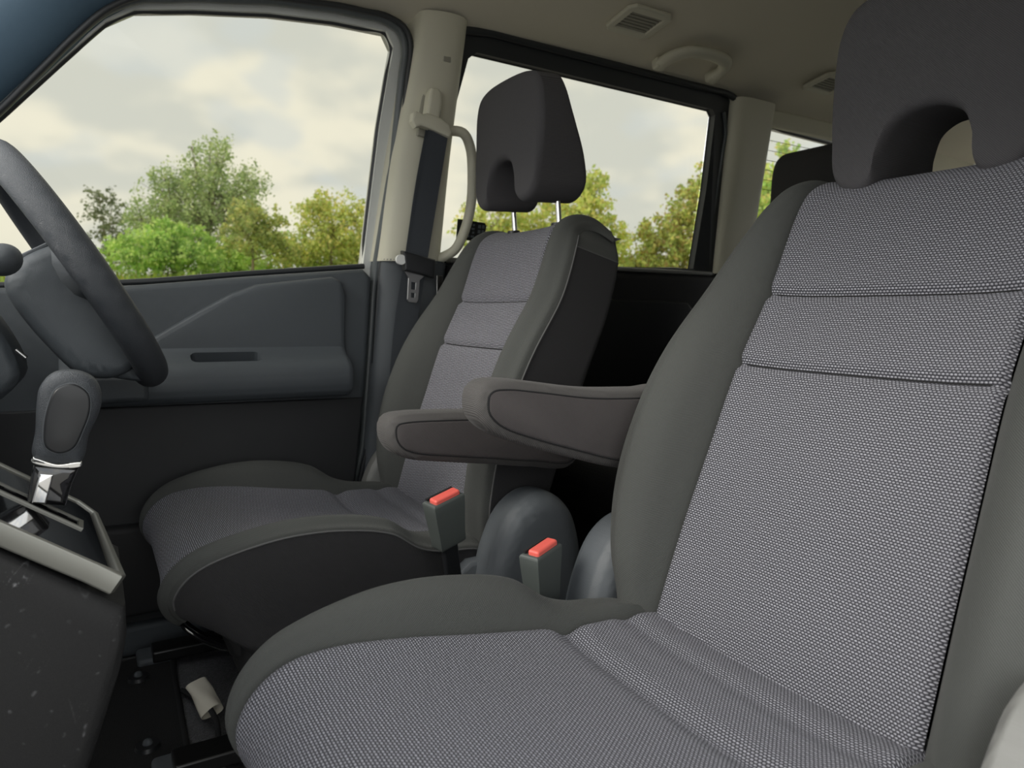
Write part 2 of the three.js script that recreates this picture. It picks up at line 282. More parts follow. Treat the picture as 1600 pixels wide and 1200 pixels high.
// ---------- body shell ----------
const gz = (y) => -0.74 + 0.19 * Math.max(0, y - 0.8);             // plane of the driver-side glass
const onSide = (g, off, side = 1) => warp(g, (x, y, z) => [x, y, side * (gz(y) + off + z)]);
const frontGlass = [[-0.511, 0.772], [-0.046, 0.822], [-0.036, 0.963], [-0.024, 1.125], [-0.011, 1.23], [-0.003, 1.286], [-0.021, 1.313], [-0.131, 1.311], [-0.257, 1.3], [-0.395, 1.278], [-0.491, 1.258], [-0.537, 1.229], [-0.593, 1.17], [-0.653, 1.104], [-0.702, 1.05], [-1.0, 0.745], [-0.8, 0.757]];
const slideGlass = [[0.125, 0.84], [0.128, 1.15], [0.14, 1.30], [0.155, 1.314], [0.94, 1.303], [0.952, 1.29], [0.964, 1.083], [0.968, 0.862], [0.73, 0.852]];
const quarterGlass = [[1.20, 0.90], [1.183, 1.27], [1.20, 1.288], [1.56, 1.278], [1.85, 1.26], [1.87, 0.93]];
function sideShell(name, label, side, holes, x0) {
  const w = struct(name, label);
  const s = new THREE.Shape([[x0, 0.70], [2.45, 0.70], [2.3, 1.40], [-0.45, 1.40], [-0.62, 1.27], [x0 - 0.0, 0.80]].map((p) => new THREE.Vector2(...p)));
  if (x0 > -0.5) s.setFromPoints([[x0, 0.70], [2.45, 0.70], [2.3, 1.40], [x0, 1.40]].map((p) => new THREE.Vector2(...p)));
  holes.forEach((h) => s.holes.push(new THREE.Path(h.map((p) => new THREE.Vector2(...p)))));
  const g = new THREE.ExtrudeGeometry(s, { depth: 0.035, bevelEnabled: false }); g.translate(0, 0, -0.02);
  part('body_frame', onSide(g, 0, side), M.paint, w);
  part('lower_body', box(2.45 - x0, 0.78, 0.03, (2.45 + x0) / 2, 0.32, side * -0.755), M.paint, w);
  return w;
}
const slideHole = slideGlass.map(([x, y]) => [x > 0.9 ? x + 0.035 : x, y]);       // the body opening runs on behind the door frame
sideShell('wall_right', 'white car body side around the driver-side windows', 1, [frontGlass, slideHole, quarterGlass], -1.05);
sideShell('wall_left', 'white car body side behind the open passenger doorway', -1, [slideGlass, quarterGlass], 0.08);
{
  const w = struct('wall_back', 'beige-trimmed tailgate at the back of the cabin');
  const s = new THREE.Shape([[-0.74, 0.1], [0.74, 0.1], [0.64, 1.42], [-0.64, 1.42]].map((p) => new THREE.Vector2(...p)));
  s.holes.push(new THREE.Path([[-0.55, 0.86], [0.55, 0.86], [0.5, 1.26], [-0.5, 1.26]].map((p) => new THREE.Vector2(...p))));
  const g = new THREE.ExtrudeGeometry(s, { depth: 0.05, bevelEnabled: false }); g.rotateY(Math.PI / 2); g.translate(2.4, 0, 0);
  part('tailgate_trim', g, M.beige, w);
  const f = struct('wall_front', 'dark bulkhead below the windscreen');
  part('bulkhead', box(0.04, 0.85, 1.5, -1.42, 0.32, 0), M.black, f);
}
{
  const f = struct('floor', 'dark carpeted cabin floor under the seats');
  part('carpet', planarUV(box(3.95, 0.04, 1.5, 0.5, 0.04, 0), 'x', 'z'), M.carpet, f);
  const roof = struct('ceiling', 'beige fabric headliner');
  const prof = [[0, 1.405], [0.25, 1.398], [0.4, 1.384], [0.5, 1.366], [0.555, 1.356], [0.585, 1.349], [0.606, 1.341], [0.62, 1.334]];
  const drop = (x) => 0.2 * Math.pow(Math.max(0, -0.08 - x), 1.4) + 0.02 * Math.pow(Math.max(0, x - 1.0), 1.5);
  const zs = []; for (let i = prof.length - 1; i >= 0; i--) zs.push([-prof[i][0], prof[i][1]]); for (let i = 1; i < prof.length; i++) zs.push(prof[i]);
  const cur = new THREE.CatmullRomCurve3(zs.map((p) => V(p[0], p[1], 0)), false, 'centripetal');
  const g = grid(64, 50, (u, v) => { const p = cur.getPointAt(u), x = -0.60 + 3.02 * v; return [x, p.y - drop(x), p.x, p.x, x]; });
  part('headliner', g, M.headliner, roof);
  const skin = grid(20, 20, (u, v) => { const z = -0.70 + 1.4 * u, x = -0.62 + 3.07 * v; return [x, 1.45 - 0.1 * Math.pow(Math.abs(z) / 0.7, 4) - drop(x), z]; });
  part('roof_skin', skin, M.paint, roof);
}

// ---------- driver door, sliding door, pillars ----------
function glassPane(name, label, outline, seal) {
  const w = struct(name, label);
  const g = new THREE.ExtrudeGeometry(shapeOf(outline), { depth: 0.004, bevelEnabled: false }); g.translate(0, 0, -0.002);
  const flat = new THREE.ShapeGeometry(shapeOf(outline));
  part('pane', onSide(flat, -0.008), M.glass, w);
  return w;
}
const w1 = glassPane('window_1', 'driver door window with sky and trees outside', frontGlass);
const w2 = glassPane('window_2', 'sliding door window behind the driver headrest', slideGlass);
const w3 = glassPane('window_3', 'rear quarter window with fine heating lines', quarterGlass);
for (let k = 0; k < 6; k++) part('heating_line', tube([[1.17, 1.255 - 0.028 * k, gz(1.255 - 0.028 * k)], [1.86, 1.25 - 0.028 * k, gz(1.25 - 0.028 * k)]], 0.0008, 2, 4), M.black, w3);
const ring = (pts, off, r, closed = true) => { const c = []; for (let i = 0; i < pts.length; i++) { c.push([pts[i][0], pts[i][1], gz(pts[i][1]) + off]); } return tube(c, r, 260, 8, closed); };
function dense(pts, closed = true) { const o = []; for (let i = 0; i < pts.length - (closed ? 0 : 1); i++) { const a = pts[i], b = pts[(i + 1) % pts.length]; const n = Math.max(1, Math.round(Math.hypot(b[0] - a[0], b[1] - a[1]) / 0.06)); for (let k = 0; k < n; k++) o.push([lerp(a[0], b[0], k / n), lerp(a[1], b[1], k / n)]); } if (!closed) o.push(pts[pts.length - 1]); return o; }
part('glass_run_seal', ring(dense(frontGlass), 0.002, 0.005), M.rubber, w1);
part('glass_run_seal', ring(dense(slideGlass), 0.004, 0.006), M.rubber, w2);
part('glass_run_seal', ring(dense(quarterGlass), 0.004, 0.006), M.rubber, w3);
{
  // rubber weatherstrip round the front door opening, between door frame and trim
  const t = struct('trim_1', 'black rubber weatherstrip around the driver door opening');
  const pts = [[-1.0, 0.752], [-0.708, 1.052], [-0.60, 1.18], [-0.545, 1.236], [-0.493, 1.266], [-0.399, 1.288], [-0.264, 1.311], [-0.14, 1.322], [-0.045, 1.323], [-0.005, 1.309], [0.010, 1.28], [0.008, 1.22], [0.0, 1.057], [-0.022, 0.86], [-0.032, 0.77], [-0.045, 0.60], [-0.06, 0.42], [-0.10, 0.25]];
  const c = dense(pts, false).map(([x, y]) => [x, y, gz(y) + 0.035]);
  part('bulb_seal', tube(c.map((p) => [p[0] + 0.005, p[1] + 0.003, p[2]]), 0.0095, 200, 10), M.rubberGrey, t);
  part('seal_lip', tube(c.map((p) => [p[0] + 0.013, p[1] + 0.006, p[2] + 0.012]), 0.006, 200, 8), M.rubber, t);
}
{
  // driver door trim
  const d = struct('door_1', 'dark grey driver door trim with armrest and pull cup');
  const base = [[-1.0, 0.06], [-0.14, 0.06], [-0.10, 0.20], [-0.075, 0.40], [-0.055, 0.60], [-0.042, 0.80], [-0.06, 0.818], [-0.3, 0.793], [-0.52, 0.768], [-0.8, 0.755], [-1.0, 0.745]];
  const bg = slab(base, 0.06, 0.012); bg.translate(0, 0, -0.70); part('door_panel', bg, M.plastic, d);
  part('belt_seal', tube([[-0.9, 0.755, -0.70], [-0.52, 0.775, -0.70], [-0.3, 0.80, -0.70], [-0.05, 0.826, -0.70]], 0.006, 40, 8), M.rubber, d);
  const ins = [[-0.60, 0.60], [-0.53, 0.640], [-0.467, 0.680], [-0.40, 0.722], [-0.34, 0.757], [-0.29, 0.777], [-0.22, 0.787], [-0.135, 0.798], [-0.115, 0.790], [-0.105, 0.760], [-0.108, 0.66], [-0.100, 0.61], [-0.108, 0.575], [-0.14, 0.556], [-0.3, 0.552], [-0.5, 0.552], [-0.60, 0.556]];
  const ig = slab(ins, 0.03, 0.010); ig.translate(0, 0, -0.668); part('insert_panel', ig, M.plastic, d, 'raised soft insert with curved upper edge');
  // armrest: section swept along x, with a cup cut into its top
  const sec = [[-0.70, 0.72], [-0.684, 0.692], [-0.664, 0.661], [-0.640, 0.640], [-0.616, 0.627], [-0.600, 0.616], [-0.594, 0.602], [-0.593, 0.582], [-0.598, 0.561], [-0.611, 0.549], [-0.64, 0.546], [-0.70, 0.546], [-0.71, 0.63]];
  const ss = shapeOf(sec.map((p) => [-p[0], p[1]]), 70);
  let ag = new THREE.ExtrudeGeometry(ss, { depth: 0.50, bevelEnabled: true, bevelSize: 0.008, bevelThickness: 0.012, bevelOffset: -0.008, bevelSegments: 3 });
  ag.rotateY(Math.PI / 2); ag.translate(-0.622, 0, 0);      // depth runs along +x, shape x (= -z) ends up on -z
  const a = new Brush(ag), b = new Brush(new RoundedBoxGeometry(0.13, 0.08, 0.034, 3, 0.012)); b.position.set(-0.355, 0.622, -0.633); b.rotation.x = 0.42; b.updateMatrixWorld();
  const ev = new Evaluator(); ev.attributes = ['position', 'normal']; ev.useGroups = false;
  const cut = ev.evaluate(a, b, SUBTRACTION).geometry; const cg = planarUV(toCreasedNormals(cut, 0.6)); part('armrest', cg, M.plastic, d);
  part('lower_panel', slab([[-0.98, 0.08], [-0.14, 0.08], [-0.106, 0.20], [-0.082, 0.40], [-0.068, 0.535], [-0.98, 0.545]], 0.012, 0.004).translate(0, 0, -0.668), M.doorLow, d, 'near-black lower door panel');
  part('switch_panel', box(0.16, 0.05, 0.062, -0.575, 0.582, -0.618, 0.01), M.plastic, d);
  for (let k = 0; k < 3; k++) part('window_switch', box(0.026, 0.014, 0.018, -0.60 + 0.036 * k, 0.606, -0.606, 0.004), M.blackSatin, d);
  part('storage_bin', slab([[-0.9, 0.14], [-0.18, 0.14], [-0.16, 0.30], [-0.9, 0.33]], 0.05, 0.012).translate(0, 0, -0.655), M.black, d);
  part('sill_plate', box(0.9, 0.06, 0.05, -0.5, 0.09, -0.66, 0.01), M.plastic, d);
}
{
  // B pillar
  const t = struct('trim_2', 'beige upper trim and dark lower trim of the pillar behind the driver door');
  const L = [[0.80, -0.030], [1.05, -0.006], [1.28, 0.022], [1.36, 0.03]], Rr = [[0.80, 0.130], [1.07, 0.136], [1.32, 0.150], [1.36, 0.152]];
  const sect = (l, r, k) => [[l - 0.004, 0.012], [l + 0.004, 0.045], [l + 0.014, 0.064], [l + 0.034, 0.074], [(l + r) / 2, 0.079], [r - 0.03, 0.076], [r - 0.012, 0.064], [r - 0.003, 0.045], [r, 0.0], [r, -0.03]].map(([x, o]) => V(x, o * k, 0));
  const pil = (y0, y1, lf, rf, k) => grid(40, 30, (u, v) => { const y = lerp(y0, y1, v), c = new THREE.CatmullRomCurve3(sect(lf(y), rf(y), k), false, 'centripetal').getPointAt(u); return [c.x, y, gz(y) + c.y, c.x + c.y, y]; });
  part('upper_trim', pil(0.838, 1.35, (y) => key(y, L), (y) => key(y, Rr), 1), M.beige, t);
  part('lower_trim', pil(0.08, 0.84, (y) => lerp(-0.10, -0.024, clamp(y / 0.84)), () => 0.15, 0.9), M.plasticGrey, t, 'dark grey lower pillar cover');
  part('trim_joint', grid(40, 1, (u, v) => { const y = 0.838 + 0.004 * v, c = new THREE.CatmullRomCurve3(sect(-0.026, 0.142, 1.0), false, 'centripetal').getPointAt(u); return [c.x, y, gz(y) + c.y]; }), M.plastic, t);
  part('screw_cap', box(0.018, 0.012, 0.004, 0.094, 1.262, gz(1.262) + 0.078, 0.002), M.beigeDeep, t);
  part('latch_plate', box(0.016, 0.05, 0.004, 0.118, 0.785, -0.662, 0.0015).rotateZ(-0.0), M.steel, t, 'small bright metal plate');
  // C pillar
  const c = struct('trim_3', 'beige trim of the rear pillar between sliding door and quarter window');
  part('upper_trim', grid(24, 20, (u, v) => { const y = lerp(0.85, 1.33, v), l = lerp(1.02, 0.985, v), r = lerp(1.185, 1.165, v), pts = [[l, 0.0], [l + 0.002, 0.05], [l + 0.02, 0.066], [(l + r) / 2, 0.07], [r - 0.03, 0.062], [r - 0.005, 0.03], [r, -0.01]].map(([x, o]) => V(x, o, 0)); const q = new THREE.CatmullRomCurve3(pts, false, 'centripetal').getPointAt(u); return [q.x, y, gz(y) + q.y, q.x, y]; }), M.beige, c);
  part('quarter_panel', box(1.4, 0.86, 0.05, 1.75, 0.47, -0.69, 0.02), M.plastic, c);
  part('rear_pillar_trim', slab([[1.86, 0.86], [2.42, 0.86], [2.3, 1.34], [1.83, 1.34]], 0.05, 0.01).translate(0, 0, -0.645), M.beige, c);
  part('quarter_header', box(0.75, 0.05, 0.03, 1.52, 1.308, -0.625, 0.01), M.beige, c);
  // A pillar
  const a = struct('trim_4', 'dark blue-grey windscreen pillar trim ahead of the driver window');
  const ap = grid(16, 20, (u, v) => { const y = lerp(0.72, 1.29, v), e = y > 1.05 ? key(y, [[1.05, -0.705], [1.104, -0.656], [1.17, -0.597], [1.229, -0.545], [1.262, -0.50], [1.29, -0.46]]) : lerp(-1.03, -0.705, (y - 0.72) / 0.33); const pts = [[e + 0.004, 0.0], [e - 0.002, 0.035], [e - 0.03, 0.06], [e - 0.10, 0.075], [e - 0.17, 0.06], [e - 0.21, 0.0]].map(([x, o]) => V(x, o, 0)); const q = new THREE.CatmullRomCurve3(pts, false, 'centripetal').getPointAt(u); return [q.x, y, gz(y) + q.y, q.x, y]; });
  part('pillar_cover', ap, M.pillarDark, a);
}
{
  // sliding door
  const d = struct('door_2', 'black sliding door frame and trim behind the driver seat');
  const outer = [[0.11, 0.70], [0.11, 1.10], [0.12, 1.315], [0.135, 1.335], [0.17, 1.345], [0.96, 1.334], [1.0, 1.318], [1.014, 1.28], [1.03, 0.70]];
  const s = shapeOf(outer), inner = [[0.132, 0.846], [0.136, 1.15], [0.166, 1.288], [0.185, 1.304], [0.925, 1.293], [0.938, 1.28], [0.952, 1.083], [0.954, 0.862]];
  s.holes.push(new THREE.Path(inner.map((p) => new THREE.Vector2(...p))));
  const g = new THREE.ExtrudeGeometry(s, { depth: 0.012, bevelEnabled: true, bevelSize: 0.004, bevelThickness: 0.006, bevelSegments: 2 }); part('window_frame', onSide(smoothed(g, 0.6), 0.014), M.rubber, d);
  part('frame_seal', tube(dense([[0.12, 1.336], [0.21, 1.345], [0.96, 1.336], [1.002, 1.322], [1.018, 1.28], [1.034, 0.86]], false).map(([x, y]) => [x, y, gz(y) + 0.042]), 0.009, 120, 8), M.rubber, d);
  part('frame_lip', tube(dense([[0.965, 1.29], [0.985, 1.24], [0.992, 1.05], [1.0, 0.86]], false).map(([x, y]) => [x, y, gz(y) + 0.036]), 0.005, 60, 8), M.rubberGrey, d);
  part('door_panel', slab([[0.14, 0.08], [1.03, 0.08], [1.035, 0.60], [1.03, 0.845], [0.15, 0.835]], 0.07, 0.02).translate(0, 0, -0.70), M.black, d);
  part('belt_trim', box(0.86, 0.012, 0.03, 0.58, 0.848, -0.685, 0.005), M.plasticPale, d);
  part('panel_insert', slab([[0.25, 0.42], [0.93, 0.42], [0.95, 0.72], [0.90, 0.765], [0.25, 0.77]], 0.02, 0.008).translate(0, 0, -0.668), M.blackSatin, d);
  part('step_sill', box(0.9, 0.05, 0.1, 0.58, 0.085, -0.66, 0.01), M.plastic, d);
}

// ---------- small fittings on pillar and ceiling ----------
{
  const t = thing('seat_belt', 'dark driver seat belt hanging on the beige pillar', 'seat belt', [0.045, 0.35, gz(1) + 0.08]);
  const add = (n, g, m, l) => part(n, g.translate(-t.position.x, -t.position.y, -t.position.z), m, t, l);
  add('height_adjuster', slab([[0.042, 1.125], [0.072, 1.122], [0.080, 1.165], [0.080, 1.19], [0.070, 1.198], [0.056, 1.196], [0.050, 1.18]], 0.03, 0.006).translate(0, 0, gz(1.16) + 0.090), M.beige, 'beige sliding belt adjuster');
  add('adjuster_track', slab([[0.034, 1.10], [0.082, 1.095], [0.092, 1.19], [0.083, 1.207], [0.058, 1.208], [0.046, 1.19]], 0.01, 0.003).translate(0, 0, gz(1.15) + 0.077), M.beigeDeep);
  add('belt_guide', slab([[0.012, 1.137], [0.020, 1.142], [0.034, 1.138], [0.046, 1.142], [0.075, 1.136], [0.095, 1.124], [0.102, 1.110], [0.096, 1.098], [0.060, 1.108], [0.030, 1.113], [0.018, 1.108], [0.010, 1.120]], 0.022, 0.005).translate(0, 0, gz(1.12) + 0.105), M.beige, 'beige belt guide loop');
  const web = (n, pts, w) => { const g = grid(1, 40, (u, v) => { const c = new THREE.CatmullRomCurve3(pts.map((p) => V(...p))), p = c.getPointAt(v); return [p.x + (u - 0.5) * w, p.y - (u - 0.5) * w * 0.12, p.z, u * w, v * 0.7]; }); return add(n, g, M.webbing); };
  web('webbing', [[0.073, 1.112, gz(1.1) + 0.112], [0.066, 1.0, gz(1.0) + 0.10], [0.053, 0.86, gz(0.86) + 0.098], [0.036, 0.70, -0.655], [0.018, 0.5, -0.662], [0.0, 0.30, -0.664]], 0.047);
  web('webbing', [[0.070, 1.108, gz(1.1) + 0.104], [0.060, 1.0, gz(1.0) + 0.092], [0.048, 0.86, gz(0.86) + 0.092], [0.030, 0.70, -0.660], [0.008, 0.45, -0.666]], 0.047);
  add('tongue_grip', slab([[0.008, 0.858], [0.086, 0.842], [0.083, 0.800], [0.058, 0.806], [0.012, 0.815]], 0.022, 0.006).translate(0, 0, gz(0.83) + 0.112), M.blackSatin, 'black tongue grip');
  const tp = shapeOf([[0.016, 0.814], [0.064, 0.806], [0.052, 0.796], [0.048, 0.752], [0.044, 0.746], [0.026, 0.748], [0.023, 0.753], [0.026, 0.80]]);
  tp.holes.push(new THREE.Path([[0.032, 0.792], [0.044, 0.790], [0.043, 0.774], [0.031, 0.775]].map((p) => new THREE.Vector2(...p))), new THREE.Path([[0.031, 0.768], [0.042, 0.767], [0.041, 0.756], [0.031, 0.757]].map((p) => new THREE.Vector2(...p))));
  add('tongue_plate', new THREE.ExtrudeGeometry(tp, { depth: 0.003, bevelEnabled: true, bevelSize: 0.0008, bevelThickness: 0.0008, bevelSegments: 1 }).translate(0, 0, gz(0.78) + 0.112), M.steel, 'bright steel tongue plate');
  const st = new THREE.CylinderGeometry(0.011, 0.011, 0.008, 20); st.rotateX(Math.PI / 2); st.translate(0.004, 0.838, gz(0.83) + 0.118); add('belt_stop_button', st, M.white, 'pale round belt stop');
}
{
  const h = thing('grab_handle', 'tall beige grab handle on the pillar beside the driver headrest', 'grab handle', [0.14, 0.85, gz(0.85) + 0.06]);
  const pts = [[0.118, 1.128], [0.148, 1.122], [0.168, 1.096], [0.181, 1.03], [0.182, 0.959], [0.168, 0.90], [0.150, 0.868], [0.115, 0.846]].map(([x, y], i) => [x - h.position.x, y - h.position.y, gz(y) + (i === 0 || i === 7 ? 0.055 : 0.075) - h.position.z]);
  part('grip', tube(pts, 0.0115, 60, 12), M.beige, h);
  part('mount', box(0.03, 0.03, 0.03, pts[0][0] - 0.004, pts[0][1], pts[0][2] - 0.01, 0.008), M.beige, h); part('mount', box(0.04, 0.03, 0.03, pts[7][0] + 0.002, pts[7][1] - 0.004, pts[7][2] - 0.01, 0.008), M.beige, h);
  const st = thing('warning_sticker', 'black rectangular sticker with pale print on the sliding door window', 'sticker', [0.235, 0.905, gz(0.905)]);
  part('backing', (() => { const g = new THREE.ShapeGeometry(shapeOf([[0.19, 0.903], [0.262, 0.900], [0.268, 0.905], [0.270, 0.940], [0.265, 0.946], [0.19, 0.950]])); return onSide(g, -0.003).translate(-0.235, -0.905, -gz(0.905)); })(), M.black, st);
  const rows = []; const R2 = (x0, x1, y0, y1) => rows.push(onSide(new THREE.ShapeGeometry(shapeOf([[x0, y0], [x1, y0], [x1, y1], [x0, y1]])), -0.0022).translate(-0.235, -0.905, -gz(0.905)));
  for (let r = 0; r < 4; r++) for (let c = 0; c < 3; c++) R2(0.203 + c * 0.013 + (r % 2) * 0.003, 0.212 + c * 0.013, 0.909 + r * 0.009, 0.914 + r * 0.009);
  for (let r = 0; r < 3; r++) for (let c = 0; c < 2; c++) R2(0.247 + c * 0.011, 0.255 + c * 0.010, 0.908 + r * 0.012, 0.916 + r * 0.012);
  part('print', mergeGeometries(rows), mat({ color: lin(0.13, 0.15, 0.17), roughness: 0.6 }), st, 'pale grey printed marks');
}
function ceilingVent(x, z, tilt, label) {
  const v = thing('ceiling_vent', label, 'air vent', [x, x > 1 ? 1.3665 : 1.375, z], 'ceiling air vents along the driver side');
  const b = new THREE.Group();
  const o = [[-0.072, -0.045], [-0.056, -0.060], [0.056, -0.060], [0.072, -0.045], [0.072, 0.045], [0.056, 0.060], [-0.056, 0.060], [-0.072, 0.045]];
  const s = shapeOf(o); s.holes.push(new THREE.Path([[-0.053, -0.037], [0.053, -0.037], [0.053, 0.037], [-0.053, 0.037]].map((p) => new THREE.Vector2(...p))));
  const g = new THREE.ExtrudeGeometry(s, { depth: 0.004, bevelEnabled: true, bevelSize: 0.005, bevelThickness: 0.004, bevelSegments: 3, bevelOffset: -0.003 }); g.rotateX(Math.PI / 2);
  part('bezel', smoothed(g, 0.6), M.beige, v);
  part('duct', box(0.10, 0.02, 0.075, 0, 0.012, 0), M.black, v);
  for (let k = 0; k < 6; k++) part('vane', box(0.106, 0.0028, 0.008, 0, -0.003, -0.031 + 0.0124 * k), M.beigeDeep, v);
  v.rotation.x = tilt; v.scale.setScalar(0.84); return v;
}
ceilingVent(0.495, -0.428, -0.16, 'beige louvred ceiling vent nearer the driver headrest, left of roof grab handle');
ceilingVent(1.20, -0.45, -0.16, 'beige louvred ceiling vent farther back above the rear seat headrest');
function roofHandle(x, z, label) {
  const h = thing('roof_grab_handle', label, 'grab handle', [x, 1.357, z], 'roof grab handles');
  // recessed pad and folded arch-shaped grip lying against the headliner
  const arc = [[-0.105, 0.035], [-0.10, -0.01], [-0.075, -0.042], [-0.03, -0.055], [0.03, -0.055], [0.075, -0.042], [0.10, -0.01], [0.105, 0.035]];
  const g = tube(arc.map(([a, b]) => [a, -0.018, -b]), 0.020, 60, 14); part('grip', g.scale(1, 0.75, 1), M.beige, h);
  for (const s of [-1, 1]) part('hinge_mount', box(0.036, 0.03, 0.03, s * 0.105, -0.012, -0.038, 0.007), M.beige, h);
  h.rotation.x = -0.22; h.scale.setScalar(0.86); return h;
}
roofHandle(0.74, -0.50, 'arched beige roof grab handle above the sliding door window');
roofHandle(1.50, -0.50, 'arched beige roof grab handle half hidden by the passenger headrest');

// ---------- front seats ----------
const backPath = pathOf([[-0.02, -0.06], [0.0, 0.0], [0.035, 0.10], [0.074, 0.20], [0.114, 0.30], [0.16, 0.3875], [0.203, 0.496], [0.218, 0.517], [0.246, 0.529], [0.280, 0.525], [0.308, 0.503]], 1);
const backW = [[0, 0.215], [0.06, 0.232], [0.16, 0.250], [0.267, 0.257], [0.375, 0.255], [0.474, 0.245], [0.54, 0.231], [0.593, 0.213], [0.625, 0.196], [0.655, 0.187], [0.69, 0.189], [0.73, 0.209]];
const backP = [[0, 0.163], [0.16, 0.160], [0.375, 0.153], [0.474, 0.150], [0.593, 0.143], [0.65, 0.137], [0.71, 0.132]];
const backB = [[0, 0.006], [0.06, 0.020], [0.12, 0.044], [0.22, 0.062], [0.32, 0.060], [0.42, 0.044], [0.50, 0.030], [0.59, 0.014], [0.63, 0.008], [0.73, 0.004]];
const cushPath = pathOf([[0.06, -0.035], [0.02, -0.012], [-0.03, 0.0], [-0.10, 0.002], [-0.17, 0.010], [-0.25, 0.022], [-0.33, 0.034], [-0.395, 0.037], [-0.440, 0.030], [-0.468, 0.010], [-0.480, -0.016], [-0.472, -0.042], [-0.448, -0.060], [-0.415, -0.068]], -1);
const cushW = [[0, 0.225], [0.08, 0.24], [0.2, 0.252], [0.35, 0.256], [0.45, 0.252], [0.50, 0.247], [0.54, 0.238], [0.58, 0.228], [0.62, 0.22]];
const cushP = [[0, 0.165], [0.3, 0.170], [0.40, 0.176], [0.48, 0.186], [0.54, 0.186], [0.62, 0.176]];
const cushB = [[0, -0.02], [0.09, 0.0], [0.15, 0.006], [0.20, 0.016], [0.25, 0.040], [0.33, 0.045], [0.40, 0.036], [0.46, 0.022], [0.52, 0.010], [0.6, 0.002], [0.70, -0.004]];

function seatSkin(add, path, Wt, Pt, Bt, seams, s0, s1, rear, edge) {
  const place = (s, z, d) => { const [x, y, nx, ny] = path.at(s); return [x + nx * d, y + ny * d, z]; };
  // centre panels between transverse seams
  const cuts = [s0, ...seams.filter((q) => q.split).map((q) => q.s), s1];
  const dPanel = (s, t) => {
    let d = 0.010 * t * t * t * t - 0.010 * sstep(0.955, 1, Math.abs(t));
    for (const q of seams) d -= q.depth * Math.exp(-(((s - q.s) / q.w) ** 2));
    return d;
  };
  for (let k = cuts.length - 2; k >= 0; k--) {
    const a = cuts[k], b = cuts[k + 1], nv = Math.max(10, Math.round((b - a) / 0.004));
    add('centre_panel', grid(60, nv, (u, v) => { const s = lerp(a, b, v), t = 2 * u - 1, w = key(s, Pt), p = place(s, t * w, dPanel(s, t)); return [...p, t * w, s]; }), M.weave, k === 0 ? null : null);
  }
  for (const q of seams) if (q.split) add('stitch_line', new THREE.TubeGeometry(new THREE.CatmullRomCurve3(Array.from({ length: 25 }, (_, i) => { const t = (i / 24 * 2 - 1) * 0.985; return V(...place(q.s, t * key(q.s, Pt), dPanel(q.s, t) + 0.0006)); })), 48, 0.0011, 6), M.thread);
  for (const side of [-1, 1]) {
    add('bolster', grid(44, Math.round((s1 - s0) / 0.006), (u, v) => {
      const s = lerp(s0, s1, v), w = key(s, Wt), p = key(s, Pt), b = key(s, Bt), g = w - p;
      const sec = [[p - 0.002, -0.012], [p + 0.001, -0.003], [p + 0.010, 0.010 + 0.12 * b], [p + 0.32 * g, 0.009 + 0.72 * b], [p + 0.60 * g, 0.006 + b], [p + 0.82 * g, b - 0.25 * edge], [w - 0.004, b - 0.5 * edge], [w, b - edge]].map(([z, d]) => V(z, d, 0));
      const c = new THREE.CatmullRomCurve3(sec, false, 'centripetal').getPoint(u);
      return [...place(s, side * c.x, c.y), u * 0.16, s];
    }), M.bolster);
    add('seam_piping', new THREE.TubeGeometry(new THREE.CatmullRomCurve3(Array.from({ length: 40 }, (_, i) => { const s = lerp(s0 + 0.03, s1 - (rear.cut ? 0.11 : 0.03), i / 39); return V(...place(s, side * (key(s, Wt) - 0.0006), key(s, Bt) - edge)); })), 90, 0.0016, 6), M.piping);
    const side3 = (s, u) => { const w = key(s, Wt), a = place(s, 0, key(s, Bt) - edge), bx = key(s, rear.x), by = key(s, rear.y), r = sstep(0.82, 1, u); return [lerp(a[0], bx, u), lerp(a[1], by, u), side * (w - 0.0008 - 0.022 * r * r)]; };
    const pieces = rear.cut ? [[s0, rear.cut, M.side, 'side_panel'], [rear.cut, s1, M.bolster, 'shoulder_panel']] : [[s0, s1, M.side, 'side_panel']];
    for (const [a, b, m, n] of pieces) add(n, grid(26, Math.round((b - a) / 0.008), (u, v) => { const p = side3(lerp(a, b, v), u); return [...p, p[0], p[1]]; }), m, n === 'side_panel' ? 'black cloth side panel' : null);
    if (rear.cut) add('cross_seam', new THREE.TubeGeometry(new THREE.CatmullRomCurve3(Array.from({ length: 14 }, (_, i) => { const p = side3(rear.cut, i / 14); return V(p[0], p[1], p[2] + side * 0.0005); })), 30, 0.0012, 6), M.piping);
  }
  return place;
}
function coreSlab(outline, Wof, bev = 0.014) {
  const W0 = 0.25, g = slab(outline, 2 * W0, bev, 0, 0.8, 4);
  warp(g, (x, y, z) => [x, y, z * Wof(x, y) / W0]); return planarUV(smoothed(g, 0.6));
}
